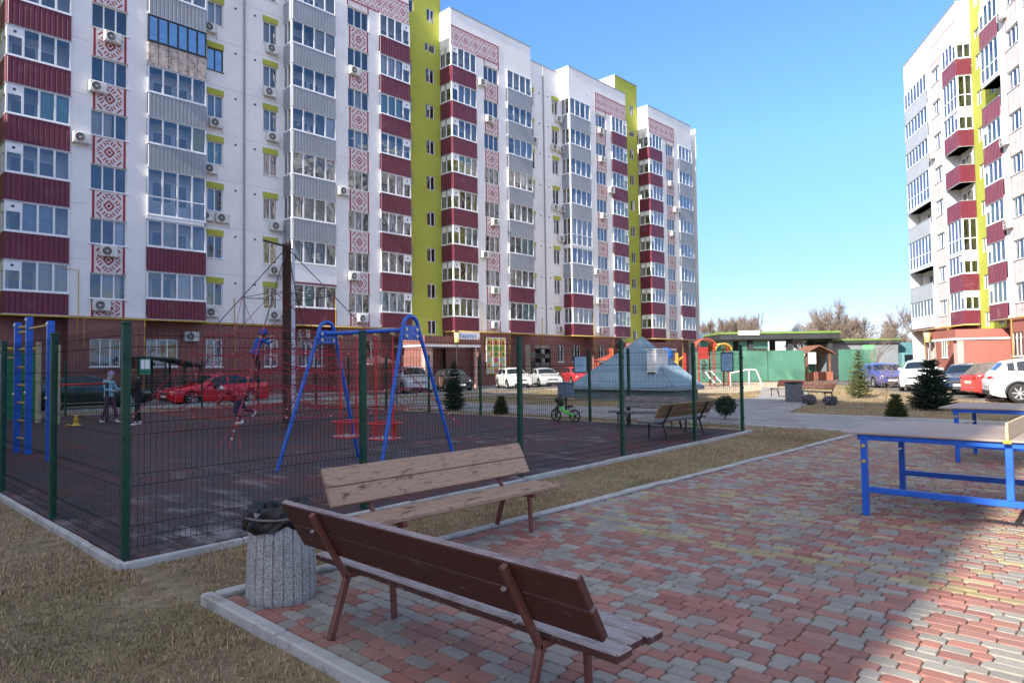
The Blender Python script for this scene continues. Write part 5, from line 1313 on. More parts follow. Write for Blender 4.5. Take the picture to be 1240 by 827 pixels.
# ------------------------------------------------------------------ people
SKIN = M('skin', (.52,.32,.24), .55, .05, 20); SHOE = M('pale shoe', (.66,.65,.64), .6, .1, 20); DARKSH = M('dark shoe',(.03,.03,.035),.6,.1,20)
def person(label, loc, rotz, H, pose, mats, hair=None, hat=None, build=1.0, extra=None):
    """pose: joint positions for a 1.7 m figure (x forward, y left, z up); mats: skin, top, legs, shoes"""
    s = H/1.7; t = thing('person', label, 'person', loc, rotz)
    J = {k: Vector(v)*s for k, v in pose.items()}
    R = dict(pelvis=.135,belly=.135,chest=.15,neckb=.075,neck=.055,head0=.075,head1=.1,head2=.07)
    bm = bmesh.new(); sk = bm.verts.layers.skin.new(); V = {}
    def vert(n, p, r, root=False):
        v = bm.verts.new(p); v[sk].radius = (r*s*build if n not in ('head0','head1','head2') else r*s, r*s*(build*.8 if n in ('pelvis','belly','chest') else 1)); v[sk].use_root = root; V[n] = v; return v
    def edge(a, b): bm.edges.new((V[a],V[b]))
    vert('pelvis', J['pelvis'], .125, True); vert('belly', J['pelvis'].lerp(J['chest'],.5), .12); vert('chest', J['chest'], .14); vert('neck', J['neck'], .05)
    hd = (J['head']-J['neck']).normalized(); vert('head0', J['head']-hd*.05*s, .065); vert('head1', J['head']+hd*.03*s, .092); vert('head2', J['head']+hd*.11*s, .06)
    for a, b in (('pelvis','belly'),('belly','chest'),('chest','neck'),('neck','head0'),('head0','head1'),('head1','head2')): edge(a, b)
    for sd in ('l','r'):
        vert('sh'+sd, J['sh'+sd], .066); vert('el'+sd, J['el'+sd], .048); vert('wr'+sd, J['wr'+sd], .034); edge('chest','sh'+sd); edge('sh'+sd,'el'+sd); edge('el'+sd,'wr'+sd)
        f = (J['wr'+sd]-J['el'+sd]).normalized(); pal = J['wr'+sd]+f*.075*s; vert('pa'+sd, pal, .034); edge('wr'+sd,'pa'+sd)
        up_ = Vector((0,0,1)) if abs(f.z) < .8 else Vector((1,0,0)); w_ = f.cross(up_).normalized(); u_ = w_.cross(f)
        for i, (o, L) in enumerate(((-.028,.062),(-.010,.075),(.010,.07),(.027,.056))):
            b0 = pal+w_*o*s+f*.012*s; m_ = b0+f*L*.5*s-u_*.006*s; e_ = b0+f*L*s*.9-u_*.026*s
            vert(f'f{i}a'+sd, m_, .0095); vert(f'f{i}b'+sd, e_, .0085); edge('pa'+sd, f'f{i}a'+sd); edge(f'f{i}a'+sd, f'f{i}b'+sd)
        th = J['wr'+sd]+f*.035*s+w_*.04*s; vert('ta'+sd, th, .011); vert('tb'+sd, th+f*.045*s+w_*.012*s, .009); edge('pa'+sd,'ta'+sd); edge('ta'+sd,'tb'+sd)
        vert('hi'+sd, J['hi'+sd], .095); vert('kn'+sd, J['kn'+sd], .062); vert('an'+sd, J['an'+sd], .043); edge('pelvis','hi'+sd); edge('hi'+sd,'kn'+sd); edge('kn'+sd,'an'+sd)
        fw = Vector(pose.get('foot'+sd, (1,0,0))).normalized(); vert('he'+sd, J['an'+sd]-fw*.03*s+Vector((0,0,-.045*s)), .04); vert('to'+sd, J['an'+sd]+fw*.15*s+Vector((0,0,-.052*s)), .034); edge('an'+sd,'he'+sd); edge('he'+sd,'to'+sd)
    names = list(V); segs = [(('legs' if k[:2] in ('hi','kn') else 'shoes' if k[:2] in ('an','he','to') else 'skin' if k[:2] in ('pa','f0','f1','f2','f3','ta','tb') or k.startswith('head') or k == 'neck' else 'legs' if k == 'pelvis' else 'top'), V[k].co.copy()) for k in names]
    # extra samples along limbs so the nearest joint decides the cloth
    for sd in ('l','r'):
        for q in (.3,.6,.9): segs.append(('legs', J['hi'+sd].lerp(J['kn'+sd],q))); segs.append(('legs', J['kn'+sd].lerp(J['an'+sd],q*.95)))
        for q in (.3,.6,.95): segs.append(('top', J['sh'+sd].lerp(J['el'+sd],q))); segs.append(('top', J['el'+sd].lerp(J['wr'+sd],q)))
    segs += [('top', J['pelvis'].lerp(J['chest'],.22)), ('top', J['chest'].lerp(J['neck'],.75))]
    me = bpy.data.meshes.new('body'); bm.to_mesh(me); bm.free()
    o = bpy.data.objects.new('body', me); COL.objects.link(o)
    o.modifiers.new('skin','SKIN').use_smooth_shade = True; sb = o.modifiers.new('sub','SUBSURF'); sb.levels = 1; sb.render_levels = 1
    dg = bpy.context.evaluated_depsgraph_get(); me2 = bpy.data.meshes.new_from_object(o.evaluated_get(dg)); o.modifiers.clear(); o.data = me2; o.parent = t
    key = ['skin','top','legs','shoes']; me2.materials.clear()
    for m in mats: me2.materials.append(m)
    me2.materials.append(M('eye',(.02,.015,.012),.2)); me2.materials.append(M('lip',(.4,.16,.14),.5))
    bm = bmesh.new(); bm.from_mesh(me2)
    for f in bm.faces:
        c = f.calc_center_median(); f.material_index = key.index(min(segs, key=lambda q: (q[1]-c).length)[0]); f.smooth = True
    # face on the front of the head
    ff = Vector(pose.get('face',(1,0,0))).normalized(); fw = (ff-hd*ff.dot(hd)).normalized(); lw = hd.cross(fw); hc = J['head']+hd*.03*s
    def blob(p, r, mi, sc=1.0):
        r_ = bmesh.ops.create_icosphere(bm, subdivisions=1, radius=r*s); 
        for v in r_['verts']: v.co = Vector((v.co.x,v.co.y,v.co.z*sc))+p
        for v in r_['verts']:
            for f in v.link_faces: f.material_index = mi; f.smooth = True
    blob(hc+fw*.094*s-hd*.012*s,.017,0,1.4)
    for q in (-1,1): blob(hc+fw*.08*s+lw*q*.034*s+hd*.016*s,.012,4); blob(hc+lw*q*.092*s,.022,0,1.4)
    blob(hc+fw*.078*s-hd*.05*s,.016,5,.5)
    bm.to_mesh(me2); bm.free()
    if hair:
        mb = MB(); kind, hm, ln = hair
        c = hc+hd*.015*s-fw*.012*s; n = 18; rows = []
        for i in range(9):
            th = math.pi*.62*i/8; row = []
            for k in range(n):
                a = 2*math.pi*k/n; front = math.cos(a); lim = th*(1 if front < .35 else .62)
                r_ = .108*s; row.append(c+(fw*math.cos(a)+lw*math.sin(a))*(r_*math.sin(lim)*(1.0 if front < .35 else .97))+hd*(r_*1.08*math.cos(lim)))
            rows.append(row)
        mb.add([p for q in rows for p in q], [(i*n+k,i*n+(k+1)%n,(i+1)*n+(k+1)%n,(i+1)*n+k) for i in range(8) for k in range(n)],0,True)
        if kind == 'long':
            for k in range(9):
                a = math.pi*(.55+.9*k/8); b0 = c+(fw*math.cos(a)+lw*math.sin(a))*.092*s; d0 = Vector((0,0,-1))
                mb.tube([b0, b0+d0*.12*s+(fw*math.cos(a))*.03*s, b0+d0*ln*s*.7+fw*(-.05*s), b0+d0*ln*s+fw*(-.03*s)],[.03*s,.034*s,.028*s,.008*s],6)
        mb.build('hair', hm, o)
    if hat:
        kind, hm = hat; mb = MB(); c = hc+hd*.02*s; n = 18; rows = []
        for i in range(8):
            th = math.pi*(.5 if kind == 'cap' else .72)*i/7; row = []
            for k in range(n):
                a = 2*math.pi*k/n; front = math.cos(a); lim = th*(1 if front < .4 else .66)
                r_ = (.112 if kind == 'cap' else .128)*s; row.append(c+(fw*math.cos(a)+lw*math.sin(a))*(r_*math.sin(lim))+hd*(r_*1.12*math.cos(lim))-(fw*.02*s if kind == 'hood' else Vector()))
            rows.append(row)
        mb.add([p for q in rows for p in q], [(i*n+k,i*n+(k+1)%n,(i+1)*n+(k+1)%n,(i+1)*n+k) for i in range(7) for k in range(n)],0,True)
        mb.build('hat' if kind == 'cap' else 'hood', hm, o)
    # jacket hem and collar
    mb = MB(); ax = (J['chest']-J['pelvis']).normalized(); c = J['pelvis']+ax*.02*s; sy = (J['hil']-J['hir']).normalized(); sx = sy.cross(ax).normalized(); n = 20
    rows = []
    for z, r_ in ((-.07,.168),(-.02,.166),(.06,.157)):
        rows.append([c+ax*z*s+(sx*math.cos(2*math.pi*k/n)*.82+sy*math.sin(2*math.pi*k/n))*r_*s*build for k in range(n)])
    mb.add([p for q in rows for p in q], [(i*n+k,i*n+(k+1)%n,(i+1)*n+(k+1)%n,(i+1)*n+k) for i in range(2) for k in range(n)],0,True)
    mb.build('jacket_hem', mats[1], o)
    return t
STAND = dict(pelvis=(0,0,.93),chest=(0,0,1.27),neck=(.01,0,1.45),head=(.03,0,1.57),shl=(0,.19,1.38),shr=(0,-.19,1.38),ell=(-.02,.25,1.11),elr=(-.02,-.25,1.11),wrl=(.06,.25,.88),wrr=(.06,-.25,.88),hil=(0,.09,.9),hir=(0,-.09,.9),knl=(.02,.1,.5),knr=(.02,-.1,.5),anl=(0,.1,.085),anr=(0,-.1,.085))
def pose(**k): d = dict(STAND); d.update(k); return d
def cloth(n, c, v=.25): return M(n, c, .85, v, 14, bmp=.3, bscale=40)
yaw = lambda x, y: math.atan2((RGT*x+FWD*y).y, (RGT*x+FWD*y).x)     # facing: x to the right, y away
pW = pose(anl=(.22,.1,.085),knl=(.16,.1,.5),anr=(-.2,-.1,.1),knr=(0,-.1,.5),ell=(.1,.24,1.12),wrl=(.3,.16,1.1),elr=(.05,-.25,1.12),wrr=(.26,-.14,1.08),head=(.06,0,1.56),face=(1,0,-.25))
p = Vector(cw(-12.52,21.2)); person('woman in light blue jacket, plum trousers and lilac cap beside the woman in black', p, yaw(1,-.1), 1.58, pW, [SKIN,cloth('light blue quilted jacket',(.25,.52,.62)),cloth('plum trousers',(.13,.035,.08)),SHOE], hat=('cap',cloth('lilac cap',(.42,.42,.6))), build=1.05)
pB = pose(neck=(.05,0,1.44),head=(.12,0,1.54),face=(1,0,-.8),ell=(.02,.23,1.11),wrl=(.24,.1,1.08),elr=(.02,-.23,1.11),wrr=(.24,-.1,1.06),chest=(.03,0,1.27),anl=(.06,.09,.085),anr=(-.04,-.09,.085))
p = Vector(cw(-11.0,20.1)); person('woman in black with long brown hair and pale shoes looking down at her hands', p, yaw(-1,-.35), 1.67, pB, [SKIN,cloth('black coat',(.012,.012,.014)),cloth('black trousers',(.014,.014,.017)),SHOE], hair=('long',cloth('brown hair',(.10,.06,.035)),.42))
pC = pose(pelvis=(0,0,.93),chest=(.1,0,1.25),neck=(.17,0,1.41),head=(.24,0,1.52),shl=(.12,.18,1.36),shr=(.12,-.18,1.36),ell=(.33,.22,1.3),elr=(.3,-.22,1.22),wrl=(.5,.14,1.42),wrr=(.48,-.14,1.3),knl=(.16,.12,.56),anl=(.02,.1,.14),knr=(.05,-.1,.5),anr=(.0,-.1,.085),face=(1,0,-.1))
p = Vector(cw(-6.85,18.2)); p.z = 1.25; person('child in a blue hooded jacket standing high on the red climbing net', p, yaw(.75,.6), 1.44, pC, [SKIN,cloth('bright blue jacket',(.015,.09,.40)),cloth('black trousers',(.015,.015,.02)),DARKSH], hat=('hood',cloth('blue hood',(.015,.09,.38))), build=1.1)
pD = pose(pelvis=(0,0,.75),chest=(.27,0,.95),neck=(.42,0,1.02),head=(.53,0,1.05),shl=(.3,.18,1.0),shr=(.3,-.18,1.0),ell=(.42,.3,.82),elr=(.42,-.3,.82),wrl=(.55,.26,.62),wrr=(.55,-.26,.62),hil=(-.02,.09,.72),hir=(-.02,-.09,.72),knl=(.12,.14,.4),anl=(-.08,.12,.085),knr=(-.12,-.12,.42),anr=(-.42,-.12,.34),footr=(.6,0,-.8),face=(.8,0,-.6))
p = Vector(cw(-6.95,17.4)); p.z = .22; person('child in a red jacket bending forward over the lowest ropes of the net', p, yaw(-.9,-.3), 1.5, pD, [SKIN,cloth('red patterned jacket',(.36,.03,.05),.5),cloth('dark trousers',(.025,.03,.06)),SHOE], hair=('short',cloth('dark hair',(.03,.02,.015)),0), build=1.12)
p = Vector(cw(9.0,41.0)); person('person in a white jacket and dark trousers near the playhouse', p, yaw(.3,-1), 1.68, pose(ell=(.05,.24,1.12),wrl=(.28,.14,1.1)), [SKIN,cloth('white jacket',(.7,.66,.64)),cloth('dark blue trousers',(.03,.035,.06)),SHOE], hair=('short',cloth('dark brown hair',(.05,.03,.02)),0))
p = Vector(cw(13.0,46.5)); person('child in dark clothes climbing at the red play tower', (p.x,p.y,.55), yaw(.5,.8), 1.25, pC, [SKIN,cloth('dark jacket',(.03,.03,.035)),cloth('grey trousers',(.1,.1,.11)),DARKSH], hair=('short',cloth('black hair',(.02,.015,.012)),0))
# ------------------------------------------------------------------ things behind the yard
# sloping shelter roof
RB = M('blue grey corrugated sheet',(.19,.30,.37),.45,.1,1.2,dirt=((.27,.31,.33),1.4,.56))
t = thing('shelter', 'low shelter with a sloping blue grey sheet roof beyond the playground', 'shelter', (29.8,18.3,0))
x0,x1,y0,y1 = -3.5,-.95,-3.1,2.8; ze, za = .55, 2.92; ap = Vector((-1.2,.0,za))
mb = MB(); mb.box((x0+.2,y0+.2,-.05),(x1-.2,y1-.2,ze-.03),0); mb.build('wall', M('grey green plinth',(.16,.2,.2),.9,.15,2), t)
mb = MB(); cs = [Vector((x0,y0,ze)),Vector((x1,y0,ze)),Vector((x1,y1,ze)),Vector((x0,y1,ze))]
for i in range(4):
    a, b = cs[i], cs[(i+1)%4]; n = int((b-a).length/.2); nr = (b-a).cross(ap-a).normalized(); 
    mid = (a+b)/2; hgt = ap-mid
    P = []
    for j in range(n):
        for f, o_ in ((0,0),(.15,0),(.25,.03),(.75,.03),(.85,0)):
            q = (j+f)/n; p = a.lerp(b,q); tt = 1-abs(2*q-1); e = p+hgt*tt
            P.append((p+nr*o_, e+nr*o_*.5))
    P.append((b,b))
    for (p,e),(p2,e2) in zip(P[:-1],P[1:]): mb.quad(tuple(p),tuple(p2),tuple(e2),tuple(e))
rf = mb.build('roof', RB, t)
mb = MB()
for c in cs: mb.bar(c,ap,.09,.05)
for i in range(4): mb.bar(cs[i]-Vector((0,0,.04)),cs[(i+1)%4]-Vector((0,0,.04)),.06,.16)
mb.build('ridge_flashing', M('pale blue flashing',(.22,.3,.36),.45), rf)
mb = MB(); mb.box((-2.95,-1.85,1.15),(-1.95,-1.35,2.25),0,.01); mb.box((-3.0,-1.9,2.25),(-1.9,-1.3,2.29),0); v_ = mb.build('ventilation_box', M('white vent paint',(.8,.8,.8),.6,.1,3), t)
mb = MB(); mb.box((-3.0,-1.8,1.17),(-2.952,-1.4,1.23),0); mb.build('vent_slot', ACD, v_)
# litter box beyond the fence
t = thing('litter_box', 'blue grey square litter box before the parked red hatchback', 'litter bin', (19.3,15.6,0)); mb = MB(); mb.box((-.22,-.22,.45),(.22,.22,.95),0,.02); mb.box((-.24,-.24,.95),(.24,.24,.99),0,.01); mb.build('box', M('blue grey bin paint',(.10,.14,.19),.6), t)
mb = MB(); mb.box((-.03,-.03,0),(.03,.03,.45),0); mb.build('post', STEELK, t)
t = thing('litter_box', 'grey square litter box between the two dark benches on the far path', 'litter bin', (*cw(11.5,28.0)[:2],0), rad(20)); mb = MB()
for k in range(6): mb.box((-.31+k*.105,-.32,.06),(-.31+k*.105+.09,.32,.74),0,.008)
mb.box((-.3,-.3,.0),(.3,.3,.7),0); mb.build('box', M('dark grey bin slats',(.10,.105,.115),.7), t); mb = MB(); mb.tube([(.33*math.cos(a)*1.0,.33*math.sin(a),.76) for a in [2*math.pi*k/20 for k in range(20)]],.04,6,0,closed=True); mb.build('bag_rim', BAG, t)
# green construction hoarding
HG = M('green hoarding sheet',(.05,.155,.11),.6,.25,.35,dirt=((.09,.26,.17),.5,.55),bmp=.3,bscale=1.2)
def hoarding(label, a, b, h, seed):
    rs = random.Random(seed); a, b = Vector(a), Vector(b); d = b-a; L = d.length; t = thing('hoarding', label, 'fence', a, math.atan2(d.y,d.x)); n = max(1,int(L/2.6))
    for i in range(n):
        w_ = L/n; mb = MB(); k = 10; top = [h+rs.uniform(-.06,.06) for _ in range(2)]
        vs = []
        for j in range(k+1):
            for z in (0,.25,.5,.75,1): vs.append((w_*i+.03+(w_-.06)*j/k, .03*math.sin(j*1.3+z*5+i), .05+z*(top[0]+(top[1]-top[0])*j/k-.05)))
        mb.add(vs,[(j*5+q,(j+1)*5+q,(j+1)*5+q+1,j*5+q+1) for j in range(k) for q in range(4)],0,True); mb.build('sheet', HG, t)
        mb = MB(); mb.box((w_*i-.03,.045,0),(w_*i+.03,.1,h+.05),0); mb.build('post', STEELK, t)
hoarding('long green sheet hoarding behind the play equipment', cw(15.5,58), cw(24.4,57), 2.6, 1)
hoarding('green sheet hoarding between the gazebo and the yellow green spruce', cw(26.7,56), cw(29.6,55.6), 2.55, 2)
# gazebo
g0 = Vector(cw(26.35,60)); t = thing('gazebo', 'small timber gazebo with a red brown roof and brick parapet in the hoarding gap', 'gazebo', g0, SITE-rad(90)); RW = M('red brown timber',(.2,.085,.05),.7,.2,3)
for x in (-1.0,1.0):
    for y in (-1.1,1.1): mb = MB(); mb.box((x-.07,y-.07,0),(x+.07,y+.07,2.3),0,.01); mb.build('post', RW, t)
mb = MB(); 
for s in (-1,1): mb.add([(0,-1.5,3.05),(0,1.5,3.05),(s*1.35,1.5,2.35),(s*1.35,-1.5,2.35),(0,-1.5,2.97),(0,1.5,2.97),(s*1.35,1.5,2.27),(s*1.35,-1.5,2.27)],[(0,1,2,3),(4,5,6,7),(0,3,7,4),(1,2,6,5),(2,3,7,6)])
mb.build('roof', RW, t)
mb = MB(); mb.box((-1.2,-1.25,0),(1.2,-1.15,.75),0); mb.build('parapet', M('red parapet',(.3,.11,.065),.8,.15,2), t)
mb = MB(); mb.box((-1.25,1.15,0),(1.25,1.2,2.1),0); mb.build('back_sheet', HG, t)
p = cw(24.9,56.8); t = thing('notice_board', 'white information board on posts at the end of the green hoarding', 'notice board', p, SITE-rad(90)); mb = MB(); mb.box((-.3,-.02,1.45),(.35,.02,2.4),0,.005); mb.build('board', PVC, t)
for x in (-.28,.33):
    mb = MB(); mb.box((x-.03,.021,0),(x+.03,.06,2.42),0); mb.build('post', STEELK, t)
# pavilion
GT = M('light green roof trim',(.16,.26,.06),.6,.1,1); DKF = M('dark fascia',(.035,.04,.045),.6,.15,1)
a = Vector(cw(19.6,64)); t = thing('pavilion', 'flat roofed open pavilion with a green edge and dark posts behind the hoarding', 'pavilion', a, SITE-rad(90))
mb = MB(); mb.box((0,0,3.75),(11.2,6,4.3),0,.05); rf = mb.build('roof', DKF, t); mb = MB(); mb.box((-.06,-.06,4.301),(11.26,6.06,4.5),0); mb.build('roof_edge', GT, rf)
mb = MB(); mb.box((1.6,-.08,4.2),(3.6,-.061,4.62),0); mb.build('sign_panel', PVC, t)
for x in (3.0,6.7,10.5):
    for y in (.8,5): mb = MB(); mb.box((x-.22,y-.22,0),(x+.22,y+.22,3.748),0); mb.build('post', DKF, t)
mb = MB(); mb.box((4.2,3,0),(5.4,3.4,3.0),0); mb.build('back_wall', M('pale stall wall',(.55,.55,.5),.8,.15,1), t)
a = Vector(cw(21,82)); t = thing('hall', 'long green hall with a pale low pitched roof behind the pavilion', 'building', a, SITE-rad(90)+rad(25)); 
mb = MB(); mb.box((-1,0,0),(13,12,4.6),0); mb.build('wall', M('mid green cladding',(.09,.25,.16),.6,.12,.5), t)
mb = MB(); mb.add([(-1.4,-.5,4.6),(13.4,-.5,4.6),(13.4,6,5.6),(-1.4,6,5.6),(-1.4,12.5,4.6),(13.4,12.5,4.6)],[(0,1,2,3),(3,2,5,4),(0,3,4),(1,5,2),(0,4,5,1)]); mb.box((-1.45,-.56,4.45),(13.45,-.501,4.62),0); mb.build('roof', M('pale grey roof sheet',(.55,.58,.6),.5,.08,.5), t)
mb = MB(); mb.box((-.7,-.06,2.6),(1.2,-.001,4.3),0); mb.build('door', M('bright green door',(.05,.4,.16),.5), t)
a = Vector(cw(30.7,66)); t = thing('kiosk', 'flat grey kiosk with a green roof edge left of the right block', 'kiosk', a, SITE-rad(90)); mb = MB(); mb.box((0,0,0),(6.6,5,3.35),0); mb.build('wall', M('blue grey panel wall',(.22,.24,.27),.6,.1,1), t)
mb = MB(); mb.box((-.2,-.25,3.35),(6.8,5.2,3.62),0); rf = mb.build('roof', DKF, t); mb = MB(); mb.box((-.23,-.28,3.621),(6.83,5.23,3.78),0); mb.build('roof_edge', GT, rf)
mb = MB(); mb.box((3.2,-.03,2.1),(4.3,-.002,3.2),0); mb.build('poster', M('light green poster',(.16,.55,.26),.5), t)
a = Vector(cw(37.2,67)); t = thing('lorry', 'teal box lorry parked between the kiosk and the right block', 'lorry', a, SITE-rad(90)); TE = M('teal lorry paint',(.10,.22,.24),.5,.12,1)
mb = MB(); mb.box((0,0,.9),(2.6,4.5,3.4),0,.05); mb.build('box_body', TE, t); mb = MB(); mb.box((.15,-1.7,.6),(2.45,-.05,2.4),0,.18); cb = mb.build('cab', TE, t); mb = MB(); mb.box((.3,-1.72,1.5),(2.3,-1.6,2.2),0,.04); mb.build('windscreen', CGL, cb)
for x in (.25,2.35):
    for y in (-1.0,3.4): mb = MB(); mb.lathe([(.42,-.14),(.45,-.1),(.45,.1),(.42,.14)],18,0,c=(x,y,.45),axis='x'); mb.build('wheel', TYRE, t)
# play tower, carousel and canopies beyond the shelter
PR = M('red play panel',(.36,.035,.03),.45,.1,2); PO = M('orange play roof',(.36,.07,.04),.45,.1,2); PY = M('yellow play roof',(.5,.3,.05),.45,.1,2); PB = M('blue play panel',(.02,.13,.5),.45,.1,2)
a = Vector(cw(14.0,48.6)); t = thing('play_tower', 'red play tower with an orange and a yellow arched roof', 'play tower', a, SITE-rad(90))
for x in (-.75,.35,1.35):
    for y in (0,1.1): mb = MB(); mb.box((x-.05,y-.05,0),(x+.05,y+.05,3.0 if x < 1 else 2.7),0,.01); mb.build('post', PR, t)
def arch(nm, x0, x1, z, m_):
    mb = MB(); n = 12; c = (x0+x1)/2; r = (x1-x0)/2
    A = [(c-r*math.cos(math.pi*i/n), z+r*.85*math.sin(math.pi*i/n)) for i in range(n+1)]
    vs = [(x,y,zz-o_) for (x,zz) in A for (y,o_) in ((-.2,0),(1.3,0),(1.3,.08),(-.2,.08))]
    mb.add(vs,[(4*i+k,4*i+4+k,4*i+4+(k+1)%4,4*i+(k+1)%4) for i in range(n) for k in range(4)]+[(0,1,2,3)],0,True); return mb.build(nm, m_, t)
arch('roof', -.95, .55, 2.75, PO); arch('roof', .45, 1.6, 2.55, PY)
mb = MB(); mb.box((-.75,-.04,1.9),(-.05,.04,2.75),0,.02); mb.build('panel', PR, t); mb = MB(); mb.box((-.8,-.1,1.0),(1.4,1.2,1.08),0); mb.build('platform', M('grey play deck',(.2,.2,.2),.7), t)
mb = MB(); mb.tube([(.1,-.1,1.05),(.25,-.9,.6),(.35,-1.6,.25)],.05,6); mb.tube([(-.35,-.1,1.05),(-.25,-.9,.6),(-.1,-1.6,.25)],.05,6); mb.build('slide', PVC, t)
a = Vector(cw(17.2,48)); t = thing('climbing_arch', 'small white tubular climbing arch beside the play tower', 'climbing arch', a, SITE-rad(90)); mb = MB()
mb.tube([(-1.9,0,.9),(-.6,0,1.15),(-.1,0,1.1),(.15,.1,.6),(.35,.15,0)],.05,8); mb.build('rail', PVC, t)
mb = MB(); mb.tube([(-.6,0,1.13),(-.6,0,0)],.045,8); mb.tube([(-1.9,0,.9),(-1.9,0,0)],.045,8); mb.build('leg', PVC, t)
a = Vector(cw(9.9,44)); t = thing('playground_carousel', 'blue and yellow play frame showing over the sloping shelter roof', 'play frame', a, SITE-rad(90))
for x, m_ in ((-.9,PY),(-.1,PB),(.7,PY),(1.2,PR)):
    mb = MB(); mb.box((x-.09,-.09,0),(x+.09,.09,2.3),0,.02); mb.build('post', m_, t)
mb = MB(); mb.lathe([(.1,-.05),(.46,-.05),(.46,.05),(.1,.05)],20,0,c=(.0,0,2.2),axis='y'); mb.build('wheel_panel', PB, t)
mb = MB(); mb.bar((-.9,0,1.6),(.0,0,2.3),.1,.1); mb.bar((.2,0,1.5),(1.2,0,2.1),.1,.1); mb.build('brace', PY, t)
mb = MB(); mb.box((-1,-.04,1.0),(-.2,.04,1.5),0,.02); mb.build('panel', PR, t)
a = Vector(cw(6.9,47)); t = thing('play_house', 'orange roofed playhouse showing over the left slope of the blue shelter', 'playhouse', a, SITE-rad(90))
for x in (-1.0,1.0):
    for y in (0,1.6): mb = MB(); mb.box((x-.06,y-.06,0),(x+.06,y+.06,1.95),0); mb.build('post', PO, t)
mb = MB(); mb.add([(-1.15,-.2,1.9),(1.15,-.2,1.9),(1.15,1.8,1.9),(-1.15,1.8,1.9),(0,.8,2.35),(-.12,.68,2.8),(.12,.68,2.8),(.12,.92,2.8),(-.12,.92,2.8)],[(0,1,4),(1,2,4),(2,3,4),(3,0,4),(0,3,2,1)]); mb.box((-.12,.68,2.3),(.12,.92,2.75),0); mb.build('roof', PO, t)
mb = MB(); mb.box((-.95,-.03,.2),(.95,.03,1.0),0); mb.build('panel', M('light orange panel',(.6,.3,.1),.6), t)
# basement stair shelter at the left
t = thing('entrance_shelter', 'dark slatted shelter with a sloping roof over the basement stairs behind the red saloon', 'shelter', (12.2,36.6,0)); DKG = M('dark green shelter paint',(.015,.035,.028),.6,.15,3)
for x, h in ((0,2.25),(.9,2.18),(1.8,2.05),(2.6,1.85)):
    for y in (0,1.9): mb = MB(); mb.box((x-.04,y-.04,.06),(x+.04,y+.04,h),0); mb.build('post', DKG, t)
mb = MB(); mb.add([(-.2,-.2,2.32),(1.2,-.2,2.24),(2.8,-.2,1.86),(2.8,2.1,1.86),(1.2,2.1,2.24),(-.2,2.1,2.32),(-.2,-.2,2.22),(1.2,-.2,2.14),(2.8,-.2,1.76),(2.8,2.1,1.76),(1.2,2.1,2.14),(-.2,2.1,2.22)],[(0,1,4,5),(1,2,3,4),(6,7,10,11),(7,8,9,10),(0,1,7,6),(1,2,8,7),(2,3,9,8),(3,4,10,9),(4,5,11,10),(5,0,6,11)]); mb.build('roof', DKG, t)
mb = MB()
for k in range(7): mb.box((0,-.02,.3+k*.16),(2.6,.0,.36+k*.16),0)
mb.build('slat_screen', DKG, t)
p = cw(-11.35,20.95); t = thing('notice_board', 'small white notice above a green plate on the back fence', 'notice board', (9.4,28.36,1.45), rad(-40)*0); mb = MB(); mb.box((-.2,-.03,.0),(.2,-.0,.62),0,.004); mb.build('board', M('green notice plate',(.03,.2,.11),.5), t); mb = MB(); mb.box((-.16,-.036,.22),(.16,-.031,.57),0); mb.build('paper', PVC, t)
# shop sign, shop window, lanterns, shelves
def text_mesh(s, size, depth):
    cu = bpy.data.curves.new('lettering','FONT'); cu.body = s; cu.size = size; cu.extrude = depth; cu.align_x = 'CENTER'; cu.align_y = 'CENTER'
    o = bpy.data.objects.new('lettering', cu); COL.objects.link(o); dg = bpy.context.evaluated_depsgraph_get(); me = bpy.data.meshes.new_from_object(o.evaluated_get(dg)); bpy.data.objects.remove(o); return me
t = thing('shop_sign', 'white shop sign with blue letters above the shop window', 'shop sign', (33.75,36.25,3.55)); mb = MB(); mb.box((-1.1,-.05,0),(1.1,.02,.52),0,.008); mb.build('board', PVC, t)
me = text_mesh('Карапуз', .42, .006); me.materials.append(M('blue sign letters',(.01,.13,.5),.4)); o = use_mesh('lettering', me, t, (-.12,-.056,.26)); o.rotation_euler = (rad(90),0,0)
mb = MB(); mb.ball((.98,-.055,.12),.07,0,10,(1,.2,1)); mb.build('yellow_mark', PY, t)
t = thing('shop_window', 'shop window pasted with yellow panels of fruit and toys', 'shop window', (39.2,38.9,0)); mb = MB(); mb.box((-1.05,-.05,.95),(1.05,0,3.85),0); mb.build('panel', M('yellow window film',(.62,.5,.1),.5,.2,2), t)
rs = random.Random(6); cols = [M('red fruit print',(.5,.03,.03),.5),M('orange fruit print',(.65,.22,.03),.5),M('green leaf print',(.08,.28,.05),.5),M('pale blue print',(.4,.58,.7),.5),M('pink print',(.6,.08,.2),.5),M('cream print',(.7,.66,.5),.5)]
mb = MB()
for i in range(5):
    for j in range(6):
        mi = (0 if j == 5 else 2 if j == 4 else rs.choice((0,1,2,5))) if j > 2 else rs.choice((3,3,4,5)); r = rs.uniform(.12,.2); z = 1.2+j*.46
        mb.lathe([(r,-.056-.001*(i+j)),(r,-.0505)],12,mi,c=(-.82+i*.41,0,z),axis='y')
mb.build('fruit_print', cols, t)
mb = MB()
for x in (-1.08,-.36,.36,1.08): mb.box((x-.03,-.075,.93),(x+.03,-.0,3.88),0)
mb.box((-1.1,-.075,3.85),(1.1,0,3.91),0); mb.build('frame', PVC, t)
t = thing('storage_rack', 'dark metal rack stacked with crates against the shop wall', 'rack', (43.6,38.2,0)); 
for x in (-1.25,0,1.25): mb = MB(); mb.box((x-.04,-.3,0),(x+.04,.3,3.4),0); mb.build('upright', STEELK, t)
